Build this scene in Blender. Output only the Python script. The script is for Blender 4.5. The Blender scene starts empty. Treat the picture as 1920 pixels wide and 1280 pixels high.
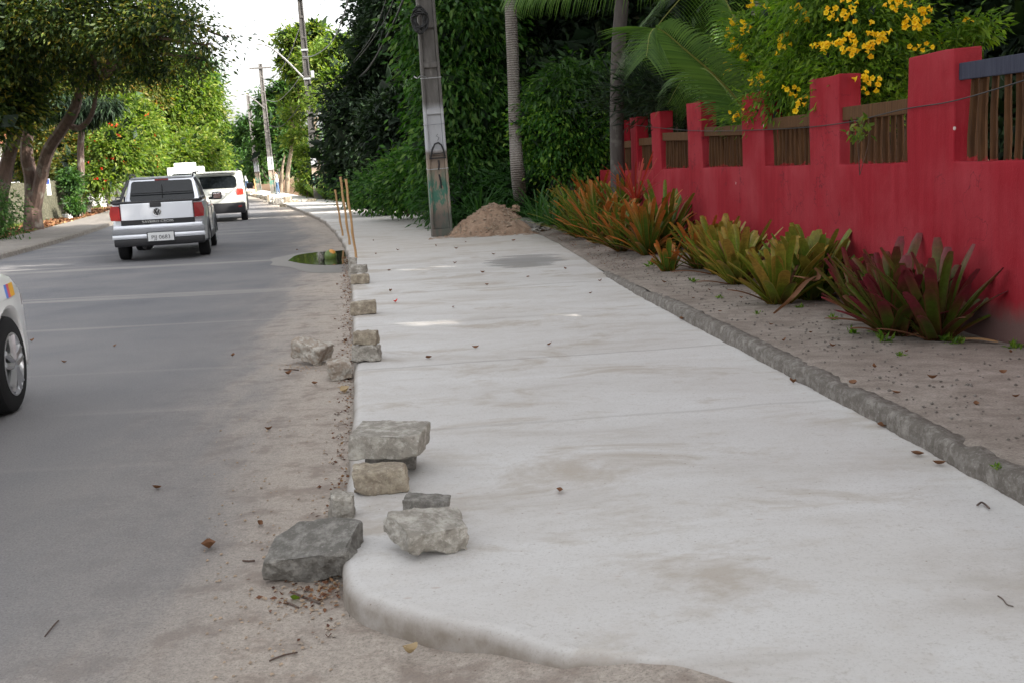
import bpy, bmesh, math, random
import numpy as np
from mathutils import Vector, Matrix, noise, Euler
R = math.radians
S = bpy.context.scene
COL = S.collection

# ---------------------------------------------------------------- camera
F = 2036.0; PIT = R(9.37); ROL = R(2.86); EYE = 1.5
_f = np.array([0, math.cos(PIT), -math.sin(PIT)]); _r0 = np.array([1., 0, 0]); _u0 = np.cross(_r0, _f)
_r = math.cos(ROL)*_r0 - math.sin(ROL)*_u0; _u = math.cos(ROL)*_u0 + math.sin(ROL)*_r0
CAM = np.array([0, 0, EYE])
def ray(px, py): return _f + _r*(px-960)/F + _u*(640-py)/F
def G(px, py, z=0.0):                       # point seen at a photo pixel on the level z
    d = ray(px, py); return CAM + d*(z-EYE)/d[2]
def D(px, py, Y):                           # point seen at a photo pixel at distance Y
    d = ray(px, py); return CAM + d*Y/d[1]
cd = bpy.data.cameras.new("camera"); cam = bpy.data.objects.new("camera", cd); COL.objects.link(cam)
cam.matrix_world = Matrix(((_r[0], _u[0], -_f[0], 0), (_r[1], _u[1], -_f[1], 0), (_r[2], _u[2], -_f[2], EYE), (0, 0, 0, 1)))
cd.sensor_width = 36; cd.lens = F/1920*36; cd.clip_end = 2000; cd.clip_start = .05
cd.dof.use_dof = True; cd.dof.focus_distance = 7; cd.dof.aperture_fstop = 13
S.camera = cam
# ---------------------------------------------------------------- sky, sun, exposure
SUN_EL, SUN_AZ = R(32), R(116)              # azimuth clockwise from +Y: the sun stands to the right and a little behind
W = bpy.data.worlds.new("World"); S.world = W; W.use_nodes = True
nt = W.node_tree; nt.nodes.clear()
sky = nt.nodes.new('ShaderNodeTexSky'); sky.sky_type = 'NISHITA'; sky.sun_disc = False
sky.sun_elevation = SUN_EL; sky.sun_rotation = SUN_AZ; sky.air_density = 1.0; sky.dust_density = 4.0; sky.ozone_density = 1.0
hs = nt.nodes.new('ShaderNodeHueSaturation'); hs.inputs['Saturation'].default_value = .12
bg = nt.nodes.new('ShaderNodeBackground'); bg.inputs[1].default_value = .15
wo = nt.nodes.new('ShaderNodeOutputWorld')
nt.links.new(sky.outputs[0], hs.inputs['Color']); nt.links.new(hs.outputs[0], bg.inputs[0]); nt.links.new(bg.outputs[0], wo.inputs[0])
sl = bpy.data.lights.new("sun", 'SUN'); sl.energy = 3.9; sl.angle = R(.6); sl.color = (1, .93, .82)
so = bpy.data.objects.new("sun", sl); COL.objects.link(so)
sd = Vector((math.sin(SUN_AZ)*math.cos(SUN_EL), math.cos(SUN_AZ)*math.cos(SUN_EL), math.sin(SUN_EL)))
so.rotation_euler = sd.to_track_quat('Z', 'Y').to_euler(); so.location = sd*60
S.view_settings.view_transform = 'Standard'; S.view_settings.look = 'None'; S.view_settings.gamma = 1
S.view_settings.exposure = 1.8
S.cycles.max_bounces = 7; S.cycles.diffuse_bounces = 4; S.cycles.transmission_bounces = 4; S.cycles.transparent_max_bounces = 8
S.cycles.use_denoising = True

# ---------------------------------------------------------------- node helpers
class NM:
    def __init__(s, name):
        s.m = bpy.data.materials.new(name); s.m.use_nodes = True; s.t = s.m.node_tree; s.t.nodes.clear()
        s.out = s.t.nodes.new('ShaderNodeOutputMaterial'); s.b = s.t.nodes.new('ShaderNodeBsdfPrincipled')
        s.t.links.new(s.b.outputs[0], s.out.inputs[0]); s.tc = None
    def n(s, typ, **kw):
        x = s.t.nodes.new('ShaderNode'+typ)
        for k, v in kw.items():
            if k.startswith('i_'): s.setin(x, k[2:], v)
            else: setattr(x, k, v)
        return x
    def setin(s, x, k, v):
        sock = x.inputs[int(k)] if k.isdigit() else x.inputs[k]
        if isinstance(v, bpy.types.NodeSocket): s.t.links.new(v, sock)
        else: sock.default_value = v
    def co(s, kind='Object', scale=(1, 1, 1), loc=(0, 0, 0), rot=(0, 0, 0)):
        if s.tc is None: s.tc = s.n('TexCoord')
        mp = s.n('Mapping'); s.t.links.new(s.tc.outputs[kind], mp.inputs[0])
        mp.inputs[1].default_value = loc; mp.inputs[2].default_value = rot; mp.inputs[3].default_value = scale
        return mp.outputs[0]
    def noise(s, vec, scale, detail=5, rough=.55, dist=0):
        return s.n('TexNoise', i_Vector=vec, i_Scale=scale, i_Detail=detail, i_Roughness=rough, i_Distortion=dist).outputs[0]
    def ramp(s, fac, stops, interp='LINEAR'):
        r = s.n('ValToRGB'); s.t.links.new(fac, r.inputs[0]); e = r.color_ramp; e.interpolation = interp
        while len(e.elements) < len(stops): e.elements.new(.5)
        for el, (p, c) in zip(e.elements, stops):
            el.position = p; el.color = (c, c, c, 1) if not isinstance(c, tuple) else (*c, 1)
        return r.outputs[0]
    def mix(s, fac, a, b, mode='MIX'):
        x = s.n('Mix', data_type='RGBA', blend_type=mode)
        for i, v in ((0, fac), (6, a), (7, b)):
            if isinstance(v, bpy.types.NodeSocket): s.t.links.new(v, x.inputs[i])
            elif i == 0: x.inputs[0].default_value = v
            else: x.inputs[i].default_value = (*v, 1)
        return x.outputs[2]
    def math(s, op, a, b=0., c=0.):
        x = s.n('Math', operation=op)
        for i, v in enumerate((a, b, c)):
            if isinstance(v, bpy.types.NodeSocket): s.t.links.new(v, x.inputs[i])
            else: x.inputs[i].default_value = v
        return x.outputs[0]
    def set(s, **kw):
        for k, v in kw.items():
            k = k.replace('_', ' ')
            if isinstance(v, bpy.types.NodeSocket): s.t.links.new(v, s.b.inputs[k])
            elif isinstance(v, tuple): s.b.inputs[k].default_value = (*v, 1)
            else: s.b.inputs[k].default_value = v
    def bump(s, h, dist=.01, strength=1.):
        x = s.n('Bump', i_Height=h, i_Distance=dist, i_Strength=strength); s.t.links.new(x.outputs[0], s.b.inputs['Normal'])
M = {}
def plain(name, col, rough=.5, metal=0., spec=.5, coat=0., var=.12, vs=6., emit=None):
    a = NM(name); v = a.co()
    f = a.noise(v, vs, 4)
    a.set(Base_Color=a.mix(f, tuple(c*(1-var) for c in col), tuple(min(1, c*(1+var)) for c in col)), Roughness=rough, Metallic=metal)
    a.b.inputs['Specular IOR Level'].default_value = spec
    a.b.inputs['Coat Weight'].default_value = coat
    if emit: a.b.inputs['Emission Color'].default_value = (*emit[0], 1); a.b.inputs['Emission Strength'].default_value = emit[1]
    M[name] = a.m; return a.m
def leafmat(name, stops, trans=.4, rough=.55, tcol=None, big=.35):
    """Colour varies leaf by leaf, and slowly through the plant with the age of the growth."""
    a = NM(name); g = a.n('NewGeometry')
    c = a.ramp(g.outputs['Random Per Island'], stops)
    c = a.mix(a.ramp(a.noise(a.co(), 1.1, 3), [(.35, 0.), (.65, 1.)]), a.mix(1., c, (1-big, 1-big, 1-big*.8), 'MULTIPLY'), c)
    a.set(Base_Color=c, Roughness=rough); a.b.inputs['Specular IOR Level'].default_value = .35
    tr = a.n('BsdfTranslucent', i_Color=a.mix(1., c, tcol or (1.25, 1.45, .5), 'MULTIPLY'))
    mx = a.n('MixShader', i_Fac=trans); a.t.links.new(a.b.outputs[0], mx.inputs[1]); a.t.links.new(tr.outputs[0], mx.inputs[2])
    a.t.links.new(mx.outputs[0], a.out.inputs[0]); M[name] = a.m; return a.m

# ---------------------------------------------------------------- materials
def mat_road():
    a = NM('asphalt'); uv = a.co('UV'); o = a.co()
    sx = a.n('SeparateXYZ', i_Vector=uv)
    big = a.noise(o, .7, 5); str_ = a.noise(a.co(scale=(1, .25, 1)), 1.6, 6, .6)
    fine = a.noise(o, 105, 3, .8); mid = a.noise(o, 38, 4, .7)
    asp = a.mix(a.ramp(fine, [(.3, 0.), (.7, 1.)]), (.052, .054, .062), (.19, .193, .207))
    asp = a.mix(a.ramp(big, [(.3, 0.), (.7, 1.)]), a.mix(1., asp, (.86, .86, .88), 'MULTIPLY'), a.mix(.18, asp, (.33, .30, .27)))
    # paler bands running across the lane
    wv = a.noise(a.co(scale=(.05, 1.1, 1)), 1., 3, .5)
    asp = a.mix(a.ramp(wv, [(.60, 0.), (.66, .4), (.72, 0.)]), asp, (.34, .32, .29))
    sand = a.mix(a.ramp(mid, [(.3, 0.), (.7, 1.)]), (.33, .285, .24), (.44, .385, .335))
    sand = a.mix(a.ramp(fine, [(.36, .8), (.5, 0.)]), sand, (.20, .17, .145))
    sand = a.mix(a.ramp(a.noise(o, 4.5, 7, .7), [(.49, 0.), (.60, .75)]), sand, (.225, .18, .15))
    d = a.math('ADD', sx.outputs[0], a.math('MULTIPLY', a.math('SUBTRACT', str_, .5), 1.9))
    msk = a.ramp(a.math('MULTIPLY', d, .5), [(.10, 1.), (.30, .70), (.46, .28), (.68, .09), (1., .02)])
    sp = a.ramp(mid, [(.25, .55), (.6, 1.)])
    fac = a.math('MULTIPLY', msk, a.math('ADD', a.math('MULTIPLY', sp, .5), .5))
    sp_ = a.n('TexVoronoi', i_Vector=o, i_Scale=26.); spk = a.math('MULTIPLY', a.ramp(sp_.outputs[0], [(.07, .85), (.12, 0.)]), a.ramp(a.noise(o, 2.2, 4), [(.45, 0.), (.6, 1.)])); sand = a.mix(spk, sand, (.12, .085, .06)); asp = a.mix(spk, asp, (.045, .042, .042))
    yo = a.n('SeparateXYZ', i_Vector=o).outputs[1]      # dust from the works, thinning out along the street
    asp = a.mix(a.math('MULTIPLY', a.ramp(a.math('MULTIPLY', a.math('ADD', yo, a.math('MULTIPLY', big, 4.)), .05), [(.1, .34), (.75, .0)]), sp), asp, (.35, .33, .31))
    a.set(Base_Color=a.mix(fac, asp, sand), Roughness=.88); a.b.inputs['Specular IOR Level'].default_value = .25
    h = a.math('ADD', a.math('MULTIPLY', fine, .35), a.math('MULTIPLY', a.noise(o, 9, 6, .7), .9)); a.bump(h, .012, .7)
    M['road'] = a.m
def mat_concrete():
    a = NM('new_concrete'); o = a.co(); P = a.n('SeparateXYZ', i_Vector=o)
    tr = a.noise(a.co(scale=(.42, 1.1, 1), rot=(0, 0, R(12))), 1.5, 8, .68, .5)       # trowel sweeps across the slab
    mid = a.noise(o, 7, 6, .65); fine = a.noise(o, 95, 3, .8)
    c = a.mix(a.ramp(tr, [(.30, 0.), (.45, .6), (.7, 1.)]), (.42, .39, .36), (.575, .565, .555))
    c = a.mix(a.ramp(mid, [(.52, 0.), (.75, .35)]), c, (.43, .39, .345))
    c = a.mix(a.ramp(fine, [(.30, .75), (.47, 0.)]), c, (.36, .34, .32))
    c = a.mix(a.ramp(a.noise(a.co(scale=(.9, 1.5, 1)), 1.1, 6, .7, .6), [(.53, 0.), (.64, .72)]), c, (.37, .325, .275))   # dusty smears
    c = a.mix(a.ramp(a.noise(a.co(scale=(.5, 1.3, 1), rot=(0, 0, R(-24)), loc=(3, 7, 0)), 2.1, 7, .72, .9), [(.56, 0.), (.68, .55)]), c, (.40, .355, .305))
    c = a.mix(a.ramp(a.noise(o, 24, 5, .75), [(.60, 0.), (.70, .45)]), c, (.33, .295, .255))
    vor = a.n('TexVoronoi', i_Vector=a.co(scale=(1, 2.2, 1)), i_Scale=3.2)
    c = a.mix(a.ramp(vor.outputs[0], [(.03, .5), (.07, 0.)]), c, (.36, .27, .22))
    # a damp grey patch with a shape of its own near the pole
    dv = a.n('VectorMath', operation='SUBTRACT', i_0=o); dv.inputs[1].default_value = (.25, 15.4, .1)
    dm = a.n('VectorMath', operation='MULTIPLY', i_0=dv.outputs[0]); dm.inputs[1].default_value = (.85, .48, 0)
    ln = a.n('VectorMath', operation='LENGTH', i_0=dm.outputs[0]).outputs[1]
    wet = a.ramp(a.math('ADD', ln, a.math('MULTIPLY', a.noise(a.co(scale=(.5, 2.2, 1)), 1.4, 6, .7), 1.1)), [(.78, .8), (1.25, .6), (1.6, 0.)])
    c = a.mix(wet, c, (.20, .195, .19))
    # sandy stretch beyond the pole
    far = a.ramp(a.math('MULTIPLY', P.outputs[1], .01), [(.155, 0.), (.19, .6), (.30, .2), (.36, 0.)])
    c = a.mix(a.math('MULTIPLY', far, a.ramp(mid, [(.3, .3), (.7, 1.)])), c, (.44, .39, .33))
    # day joints
    yy = a.math('ADD', a.math('ADD', P.outputs[1], a.math('MULTIPLY', P.outputs[0], -.11)), a.math('MULTIPLY', a.noise(o, 2.5, 3), .12))
    for y0, k in ((7.75, .5), (9.9, .35), (12.4, .6), (5.8, .3), (26.5, .6), (31.4, .6), (37, .5)):
        c = a.mix(a.math('MULTIPLY', a.ramp(a.math('ABSOLUTE', a.math('SUBTRACT', yy, y0)), [(.006, 1.), (.03, 0.)]), k), c, (.27, .25, .23))
    sp_ = a.n('TexVoronoi', i_Vector=a.co(scale=(1, 1.3, 1)), i_Scale=17.); c = a.mix(a.math('MULTIPLY', a.ramp(sp_.outputs[0], [(.05, .9), (.085, 0.)]), a.ramp(a.noise(o, 3, 3), [(.45, 0.), (.6, 1.)])), c, (.20, .15, .11))
    # browner, darker colour down the kerb side face
    c = a.mix(a.math('MULTIPLY', a.ramp(P.outputs[2], [(.0, 1.), (.06, .95), (.088, .5), (.0985, 0.)]), a.ramp(mid, [(.3, .6), (.6, 1.)])), c, (.20, .17, .14))
    a.set(Base_Color=c, Roughness=.9); a.b.inputs['Specular IOR Level'].default_value = .25
    a.bump(a.math('ADD', a.math('MULTIPLY', tr, .35), a.math('ADD', a.math('MULTIPLY', mid, .5), a.math('MULTIPLY', fine, .18))), .012, .6)
    M['concrete'] = a.m
def mat_dirt(name, c1, c2, c3, litter=.0):
    a = NM(name); o = a.co()
    big = a.noise(o, 1.3, 6, .65); mid = a.noise(a.co(scale=(1, 1.6, 1)), 5, 8, .72); fine = a.noise(o, 90, 3, .75)
    c = a.mix(a.ramp(big, [(.35, 0.), (.65, 1.)]), c1, c2); c = a.mix(a.ramp(mid, [(.38, .5), (.58, 0.)]), c, c3)
    c = a.mix(a.ramp(fine, [(.3, .5), (.6, 0.)]), c, tuple(x*.45 for x in c3))
    if litter:
        v = a.n('TexVoronoi', i_Vector=o, i_Scale=9.); 
        c = a.mix(a.math('MULTIPLY', a.ramp(v.outputs[1], [(.3, 0.), (.5, 1.)]), litter), c, (.17, .085, .04))
    a.set(Base_Color=c, Roughness=.95); a.b.inputs['Specular IOR Level'].default_value = .15
    a.bump(a.math('ADD', mid, a.math('MULTIPLY', fine, .6)), .009, .8); M[name] = a.m
def mat_wall():
    a = NM('red_paint'); o = a.co()
    st = a.noise(a.co(scale=(5, 5, .35)), 2.2, 6, .65); big = a.noise(o, 1.2, 5, .6); fine = a.noise(o, 45, 5, .7)
    c = a.mix(a.ramp(st, [(.3, 0.), (.7, 1.)]), (.22, .008, .015), (.285, .016, .026))
    c = a.mix(a.ramp(big, [(.42, 0.), (.66, .65)]), c, (.32, .044, .055))
    c = a.mix(a.ramp(a.noise(a.co(scale=(9, 9, .5)), 1.7, 6, .7), [(.60, 0.), (.66, .5)]), c, (.24, .02, .03))
    ck = a.n('TexVoronoi', feature='DISTANCE_TO_EDGE', i_Vector=a.n('VectorMath', operation='ADD', i_0=a.co(scale=(.9, .9, .7)), i_1=a.n('TexNoise', i_Vector=o, i_Scale=3.5, i_Detail=5).outputs[1]).outputs[0], i_Scale=1.25)
    crk = a.math('MULTIPLY', a.ramp(ck.outputs[0], [(.004, 1.), (.010, 0.)]), a.ramp(a.noise(o, 1.1, 2), [(.50, 0.), (.58, .8)])); c = a.mix(crk, c, (.11, .012, .018))
    P = a.n('SeparateXYZ', i_Vector=o)
    low = a.ramp(a.math('ADD', P.outputs[2], a.math('MULTIPLY', a.noise(o, 1.6, 5, .6), .55)), [(.42, 1.), (.60, 0.)])
    c = a.mix(a.math('MULTIPLY', low, .85), c, (.12, .095, .085))
    chip = a.n('TexVoronoi', i_Vector=a.co(scale=(1, 1, .6)), i_Scale=3.3)
    c = a.mix(a.ramp(chip.outputs[0], [(.028, .9), (.036, 0.)]), c, (.62, .52, .5))
    a.set(Base_Color=c, Roughness=.78); a.b.inputs['Specular IOR Level'].default_value = .12
    a.bump(a.math('ADD', big, a.math('MULTIPLY', fine, .35)), .012, .7); M['wall'] = a.m
def mat_stone(name, c1, c2, c3, spot=(.62, .6, .56)):
    a = NM(name); o = a.co(); rnd = a.n('ObjectInfo').outputs['Random']
    vv = a.n('VectorMath', operation='ADD', i_0=o); vv.inputs[1].default_value = (0, 0, 0)
    cx = a.n('CombineXYZ', i_0=a.math('MULTIPLY', rnd, 50.)); a.t.links.new(cx.outputs[0], vv.inputs[1]); v = vv.outputs[0]
    big = a.noise(v, 7, 6, .65); fine = a.noise(v, 70, 4, .75)
    c = a.mix(a.ramp(big, [(.35, 0.), (.62, 1.)]), c1, c2); c = a.mix(a.ramp(a.noise(v, 18, 5, .7), [(.45, .8), (.6, 0.)]), c, c3)
    c = a.mix(a.ramp(fine, [(.58, 0.), (.75, .7)]), c, spot); c = a.mix(a.ramp(fine, [(.28, .6), (.42, 0.)]), c, tuple(x*.4 for x in c3))
    a.set(Base_Color=c, Roughness=.92); a.b.inputs['Specular IOR Level'].default_value = .2
    a.bump(a.math('ADD', a.noise(v, 30, 6, .75), a.math('MULTIPLY', fine, .5)), .012, .9); M[name] = a.m
def mat_bark(name, c1, c2, rings=0.):
    a = NM(name); n1 = a.noise(a.co(scale=(1, 1, .25)), 9, 6, .7); c = a.mix(a.ramp(n1, [(.35, 0.), (.62, 1.)]), c1, c2)
    h = n1
    if rings:
        w = a.n('TexWave', wave_type='BANDS', bands_direction='Z', i_Vector=a.co(), i_Scale=rings, i_Distortion=2.5, i_Detail=3)
        c = a.mix(a.ramp(w.outputs[1], [(.0, .55), (.35, 0.)]), c, tuple(x*.45 for x in c1)); h = a.math('ADD', n1, w.outputs[1])
    c = a.mix(a.ramp(a.noise(a.co(), 3, 4), [(.55, 0.), (.68, .5)]), c, (.22, .22, .19))
    a.set(Base_Color=c, Roughness=.9); a.bump(h, .03, .8); M[name] = a.m
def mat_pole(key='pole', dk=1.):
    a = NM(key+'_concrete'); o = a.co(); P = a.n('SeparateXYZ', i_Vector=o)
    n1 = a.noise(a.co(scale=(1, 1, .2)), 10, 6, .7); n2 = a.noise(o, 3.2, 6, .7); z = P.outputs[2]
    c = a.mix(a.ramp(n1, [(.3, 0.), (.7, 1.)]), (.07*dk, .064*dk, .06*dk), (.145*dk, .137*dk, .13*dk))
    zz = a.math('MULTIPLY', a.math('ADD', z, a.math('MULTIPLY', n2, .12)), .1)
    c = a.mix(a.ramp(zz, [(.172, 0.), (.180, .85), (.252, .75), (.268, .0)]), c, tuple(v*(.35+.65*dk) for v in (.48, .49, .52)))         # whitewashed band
    c = a.mix(a.math('MULTIPLY', a.ramp(zz, [(.15, 1.), (.18, 0.)]), .75), c, (.33, .25, .19))            # brown-stained foot
    gr = a.math('MULTIPLY', a.ramp(zz, [(.11, 1.), (.145, 0.)]), a.ramp(a.noise(a.co(scale=(1, 1, .35)), 7, 5, .7), [(.44, 0.), (.52, .9)]))
    c = a.mix(gr, c, (.03, .155, .11))
    c = a.mix(a.ramp(zz, [(.045, .85), (.075, 0.)]), c, (.10, .09, .08))
    c = a.mix(a.ramp(n1, [(.6, 0.), (.75, .5)]), c, (.40, .37, .33))
    a.set(Base_Color=c, Roughness=.88); a.bump(n1, .012, .8); M[key] = a.m
def mat_wood(name, c1, c2, red=False):
    a = NM(name); n1 = a.noise(a.co(scale=(6, 6, .5)), 5, 6, .7); c = a.mix(a.ramp(n1, [(.35, 0.), (.65, 1.)]), c1, c2)
    g = a.n('NewGeometry').outputs['Random Per Island']; c = a.mix(a.math('MULTIPLY', g, .5), c, tuple(x*.5 for x in c1))
    if red:
        z = a.n('SeparateXYZ', i_Vector=a.co()).outputs[2]
        c = a.mix(a.ramp(a.math('ADD', z, a.math('MULTIPLY', a.noise(a.co(), 12, 3), .16)), [(.075, .8), (.095, 0.)]), c, (.30, .015, .025))
    a.set(Base_Color=c, Roughness=.75); a.b.inputs['Specular IOR Level'].default_value = .15; a.bump(n1, .008, .8); M[name] = a.m
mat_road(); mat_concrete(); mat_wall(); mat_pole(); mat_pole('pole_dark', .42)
mat_dirt('sandy_dirt', (.25, .212, .182), (.38, .335, .295), (.15, .122, .10))
mat_dirt('verge_soil', (.12, .10, .075), (.17, .13, .09), (.07, .055, .04), .7)
mat_dirt('grass_soil', (.10, .13, .04), (.17, .17, .07), (.09, .07, .045), .3)
mat_dirt('mound_earth', (.36, .24, .165), (.42, .31, .23), (.20, .13, .09))
mat_dirt('old_path', (.20, .19, .18), (.26, .24, .22), (.16, .14, .12))
mat_stone('tan_stone', (.33, .285, .215), (.44, .39, .31), (.23, .19, .145))
mat_stone('grey_stone', (.34, .32, .285), (.47, .445, .40), (.22, .20, .17))
mat_stone('dark_stone', (.19, .183, .17), (.29, .275, .25), (.12, .112, .10), (.44, .42, .38))
mat_stone('pale_stone', (.40, .37, .33), (.50, .47, .42), (.28, .22, .17))
mat_stone('brown_top', (.40, .29, .20), (.44, .34, .25), (.30, .24, .19))
mat_stone('kerb_stone', (.17, .155, .14), (.27, .25, .225), (.12, .105, .09), (.46, .45, .42))
mat_stone('masonry', (.09, .085, .065), (.15, .135, .10), (.035, .04, .022), (.2, .19, .16))
mat_bark('palm_bark', (.19, .165, .15), (.30, .27, .24), 7.)
mat_bark('bark', (.05, .032, .026), (.11, .07, .055)); mat_bark('dark_bark', (.04, .033, .03), (.07, .058, .052), 0.)
mat_bark('tan_bark', (.16, .12, .08), (.26, .20, .14))
mat_wood('picket_wood', (.05, .022, .009), (.125, .058, .022), True); mat_wood('rail_wood', (.07, .032, .013), (.15, .075, .032))
mat_wood('blue_rail', (.035, .038, .06), (.06, .065, .095)); mat_wood('bamboo', (.36, .20, .09), (.50, .32, .16))
leafmat('leaf_creeper', [(0, (.018, .06, .010)), (.5, (.042, .13, .016)), (.85, (.09, .20, .028)), (1., (.15, .25, .05))], .35)
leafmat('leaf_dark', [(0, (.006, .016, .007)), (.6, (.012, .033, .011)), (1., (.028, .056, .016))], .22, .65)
leafmat('leaf_mid', [(0, (.022, .06, .014)), (.6, (.045, .115, .022)), (1., (.09, .18, .03))], .4)
leafmat('leaf_bright', [(0, (.06, .115, .014)), (.5, (.125, .20, .025)), (.88, (.22, .28, .04)), (1., (.30, .30, .07))], .5, big=.4)
leafmat('leaf_autumn', [(0, (.04, .06, .012)), (.5, (.10, .125, .022)), (.85, (.20, .17, .03)), (1., (.32, .14, .03))], .5)
leafmat('leaf_olive', [(0, (.015, .032, .008)), (.5, (.045, .08, .016)), (.8, (.11, .15, .022)), (1., (.23, .17, .02))], .42)
leafmat('leaf_ficus', [(0, (.03, .10, .018)), (.45, (.055, .17, .025)), (.75, (.13, .28, .035)), (1., (.26, .42, .06))], .42, big=.2)
leafmat('leaf_tecoma', [(0, (.06, .13, .015)), (.5, (.12, .23, .022)), (1., (.23, .34, .04))], .5, big=.2)
leafmat('leaf_fern', [(0, (.02, .07, .014)), (1., (.05, .14, .025))], .35)
leafmat('petal_yellow', [(0, (.84, .50, .01)), (1., (.92, .68, .02))], .35, tcol=(1, .9, .4), big=.0)
leafmat('petal_red', [(0, (.55, .02, .015)), (1., (.75, .06, .03))], .3, tcol=(1, .5, .4), big=.0)
leafmat('leaf_red', [(0, (.30, .02, .015)), (1., (.50, .07, .03))], .35, tcol=(1, .5, .4))
leafmat('dry_leaf', [(0, (.10, .035, .02)), (.5, (.18, .075, .035)), (.85, (.30, .16, .07)), (1., (.38, .24, .12))], .15, .7, (1, 1, .8))
leafmat('tan_leaf', [(0, (.42, .30, .15)), (1., (.55, .42, .24))], .15, .7, (1, 1, .8))
leafmat('palm_leaf', [(0, (.055, .12, .03)), (1., (.12, .21, .05))], .4, big=.15)
leafmat('grass_blade', [(0, (.06, .13, .02)), (.7, (.13, .2, .03)), (1., (.25, .22, .06))], .4)
def brom(name, lo, mid, hi):
    a = NM(name); uv = a.n('SeparateXYZ', i_Vector=a.co('UV')); rnd = a.n('NewGeometry').outputs['Random Per Island']
    t = a.math('ADD', uv.outputs[1], a.math('MULTIPLY', a.math('SUBTRACT', rnd, .52), .7))
    c = a.ramp(t, [(.0, lo), (.36, mid), (.60, mid), (.98, hi)]); c = a.mix(a.ramp(a.noise(a.co(scale=(1, 1, 1)), 30, 4, .7), [(.45, .35), (.6, 0.)]), c, tuple(x*.5 for x in lo))
    c = a.mix(a.ramp(a.math('ABSOLUTE', a.math('SUBTRACT', uv.outputs[0], .5)), [(.40, 0.), (.48, .6)]), c, hi)
    a.set(Base_Color=c, Roughness=.42); a.b.inputs['Specular IOR Level'].default_value = .22; tr = a.n('BsdfTranslucent', i_Color=c); mx = a.n('MixShader', i_Fac=.22)
    a.t.links.new(a.b.outputs[0], mx.inputs[1]); a.t.links.new(tr.outputs[0], mx.inputs[2]); a.t.links.new(mx.outputs[0], a.out.inputs[0]); M[name] = a.m
brom('brom_orange', (.07, .09, .016), (.085, .15, .018), (.50, .14, .03))
brom('brom_green', (.085, .075, .02), (.095, .19, .022), (.22, .19, .03))
brom('brom_yellow', (.11, .07, .018), (.17, .23, .025), (.34, .21, .04))
brom('brom_wine', (.10, .05, .016), (.07, .11, .014), (.17, .022, .035))
plain('silver_paint', (.56, .58, .63), .32, .5, coat=.5, var=.03); plain('white_paint', (.84, .85, .85), .3, 0, coat=.5, var=.03)
plain('beige_paint', (.50, .51, .47), .3, .1, coat=.5, var=.03)
plain('grey_plastic', (.032, .034, .04), .5, var=.05); plain('black_plastic', (.012, .012, .014), .45, var=.1, spec=.35); plain('tyre', (.014, .014, .015), .85, spec=.25)
plain('dark_glass', (.008, .010, .012), .05, spec=.45, var=.05); plain('lamp_red', (.17, .004, .006), .2, coat=.5); plain('lamp_grey', (.35, .33, .34), .2)
plain('lamp_lit', (.4, .02, .015), .2, emit=((1., .05, .03), .45)); plain('chrome', (.75, .76, .78), .18, 1., var=.02); plain('alloy', (.55, .56, .58), .3, .8, var=.05)
plain('plate', (.50, .51, .52), .5, var=.04); plain('ink', (.02, .02, .025), .6); plain('white_sheet', (.75, .76, .78), .5, var=.04); plain('blue_print', (.05, .10, .42), .5)
plain('orange_sticker', (.85, .45, .03), .4); plain('blue_sticker', (.10, .25, .75), .4); plain('red_sticker', (.75, .10, .18), .4)
plain('cable', (.015, .015, .016), .6); plain('grey_cable', (.22, .23, .25), .5); plain('steel', (.40, .41, .42), .4, .7); plain('porcelain', (.55, .5, .45), .3)
plain('skin', (.20, .11, .07), .6); plain('shirt', (.78, .78, .80), .8); plain('jeans', (.06, .11, .19), .85); plain('hair', (.015, .012, .01), .7); plain('shoe', (.03, .03, .035), .6)
plain('render_white', (.74, .73, .70), .85, var=.06, vs=2); plain('render_pink', (.62, .38, .30), .85, var=.1, vs=2); plain('render_brown', (.26, .14, .09), .9, var=.2, vs=3)
plain('tile', (.30, .12, .07), .8, var=.2); plain('rib_green', (.22, .24, .05), .5); plain('trim_grey', (.16, .165, .18), .45); plain('board_old', (.42, .37, .31), .8, var=.2, vs=4); plain('graffiti', (.012, .012, .014), .6); plain('coconut_green', (.10, .15, .03), .4, var=.3, vs=14)
plain('coconut_orange', (.55, .25, .05), .5, var=.25, vs=18)
def mat_water():
    a = NM('puddle_water'); a.set(Base_Color=(.03, .03, .022), Roughness=.03); a.b.inputs['Specular IOR Level'].default_value = 1.
    a.bump(a.noise(a.co(), 6, 2), .002, .4); M['water'] = a.m
mat_water()

# ---------------------------------------------------------------- mesh helpers
def tag(o, label=None, cat=None, group=None, kind=None):
    if label: o['label'] = label
    if cat: o['category'] = cat
    if group: o['group'] = group
    if kind: o['kind'] = kind
    return o
def raw(name, V, Fc, mat, parent=None, org=(0, 0, 0), smooth=False, uv=None):
    me = bpy.data.meshes.new(name); V = np.asarray(V, float) - np.asarray(org, float)
    me.from_pydata([tuple(v) for v in V.tolist()], [], [tuple(f) for f in Fc])
    if uv is not None:
        l = me.uv_layers.new(name='UVMap'); vi = np.empty(len(me.loops), int); me.loops.foreach_get('vertex_index', vi)
        l.data.foreach_set('uv', np.asarray(uv, float)[vi].ravel())
    for m in (mat if isinstance(mat, (list, tuple)) else [mat]): me.materials.append(M[m])
    if smooth: me.polygons.foreach_set('use_smooth', [True]*len(me.polygons))
    me.update(); o = bpy.data.objects.new(name, me); COL.objects.link(o)
    if parent is not None: o.parent = parent
    else: o.location = org
    return o
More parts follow.
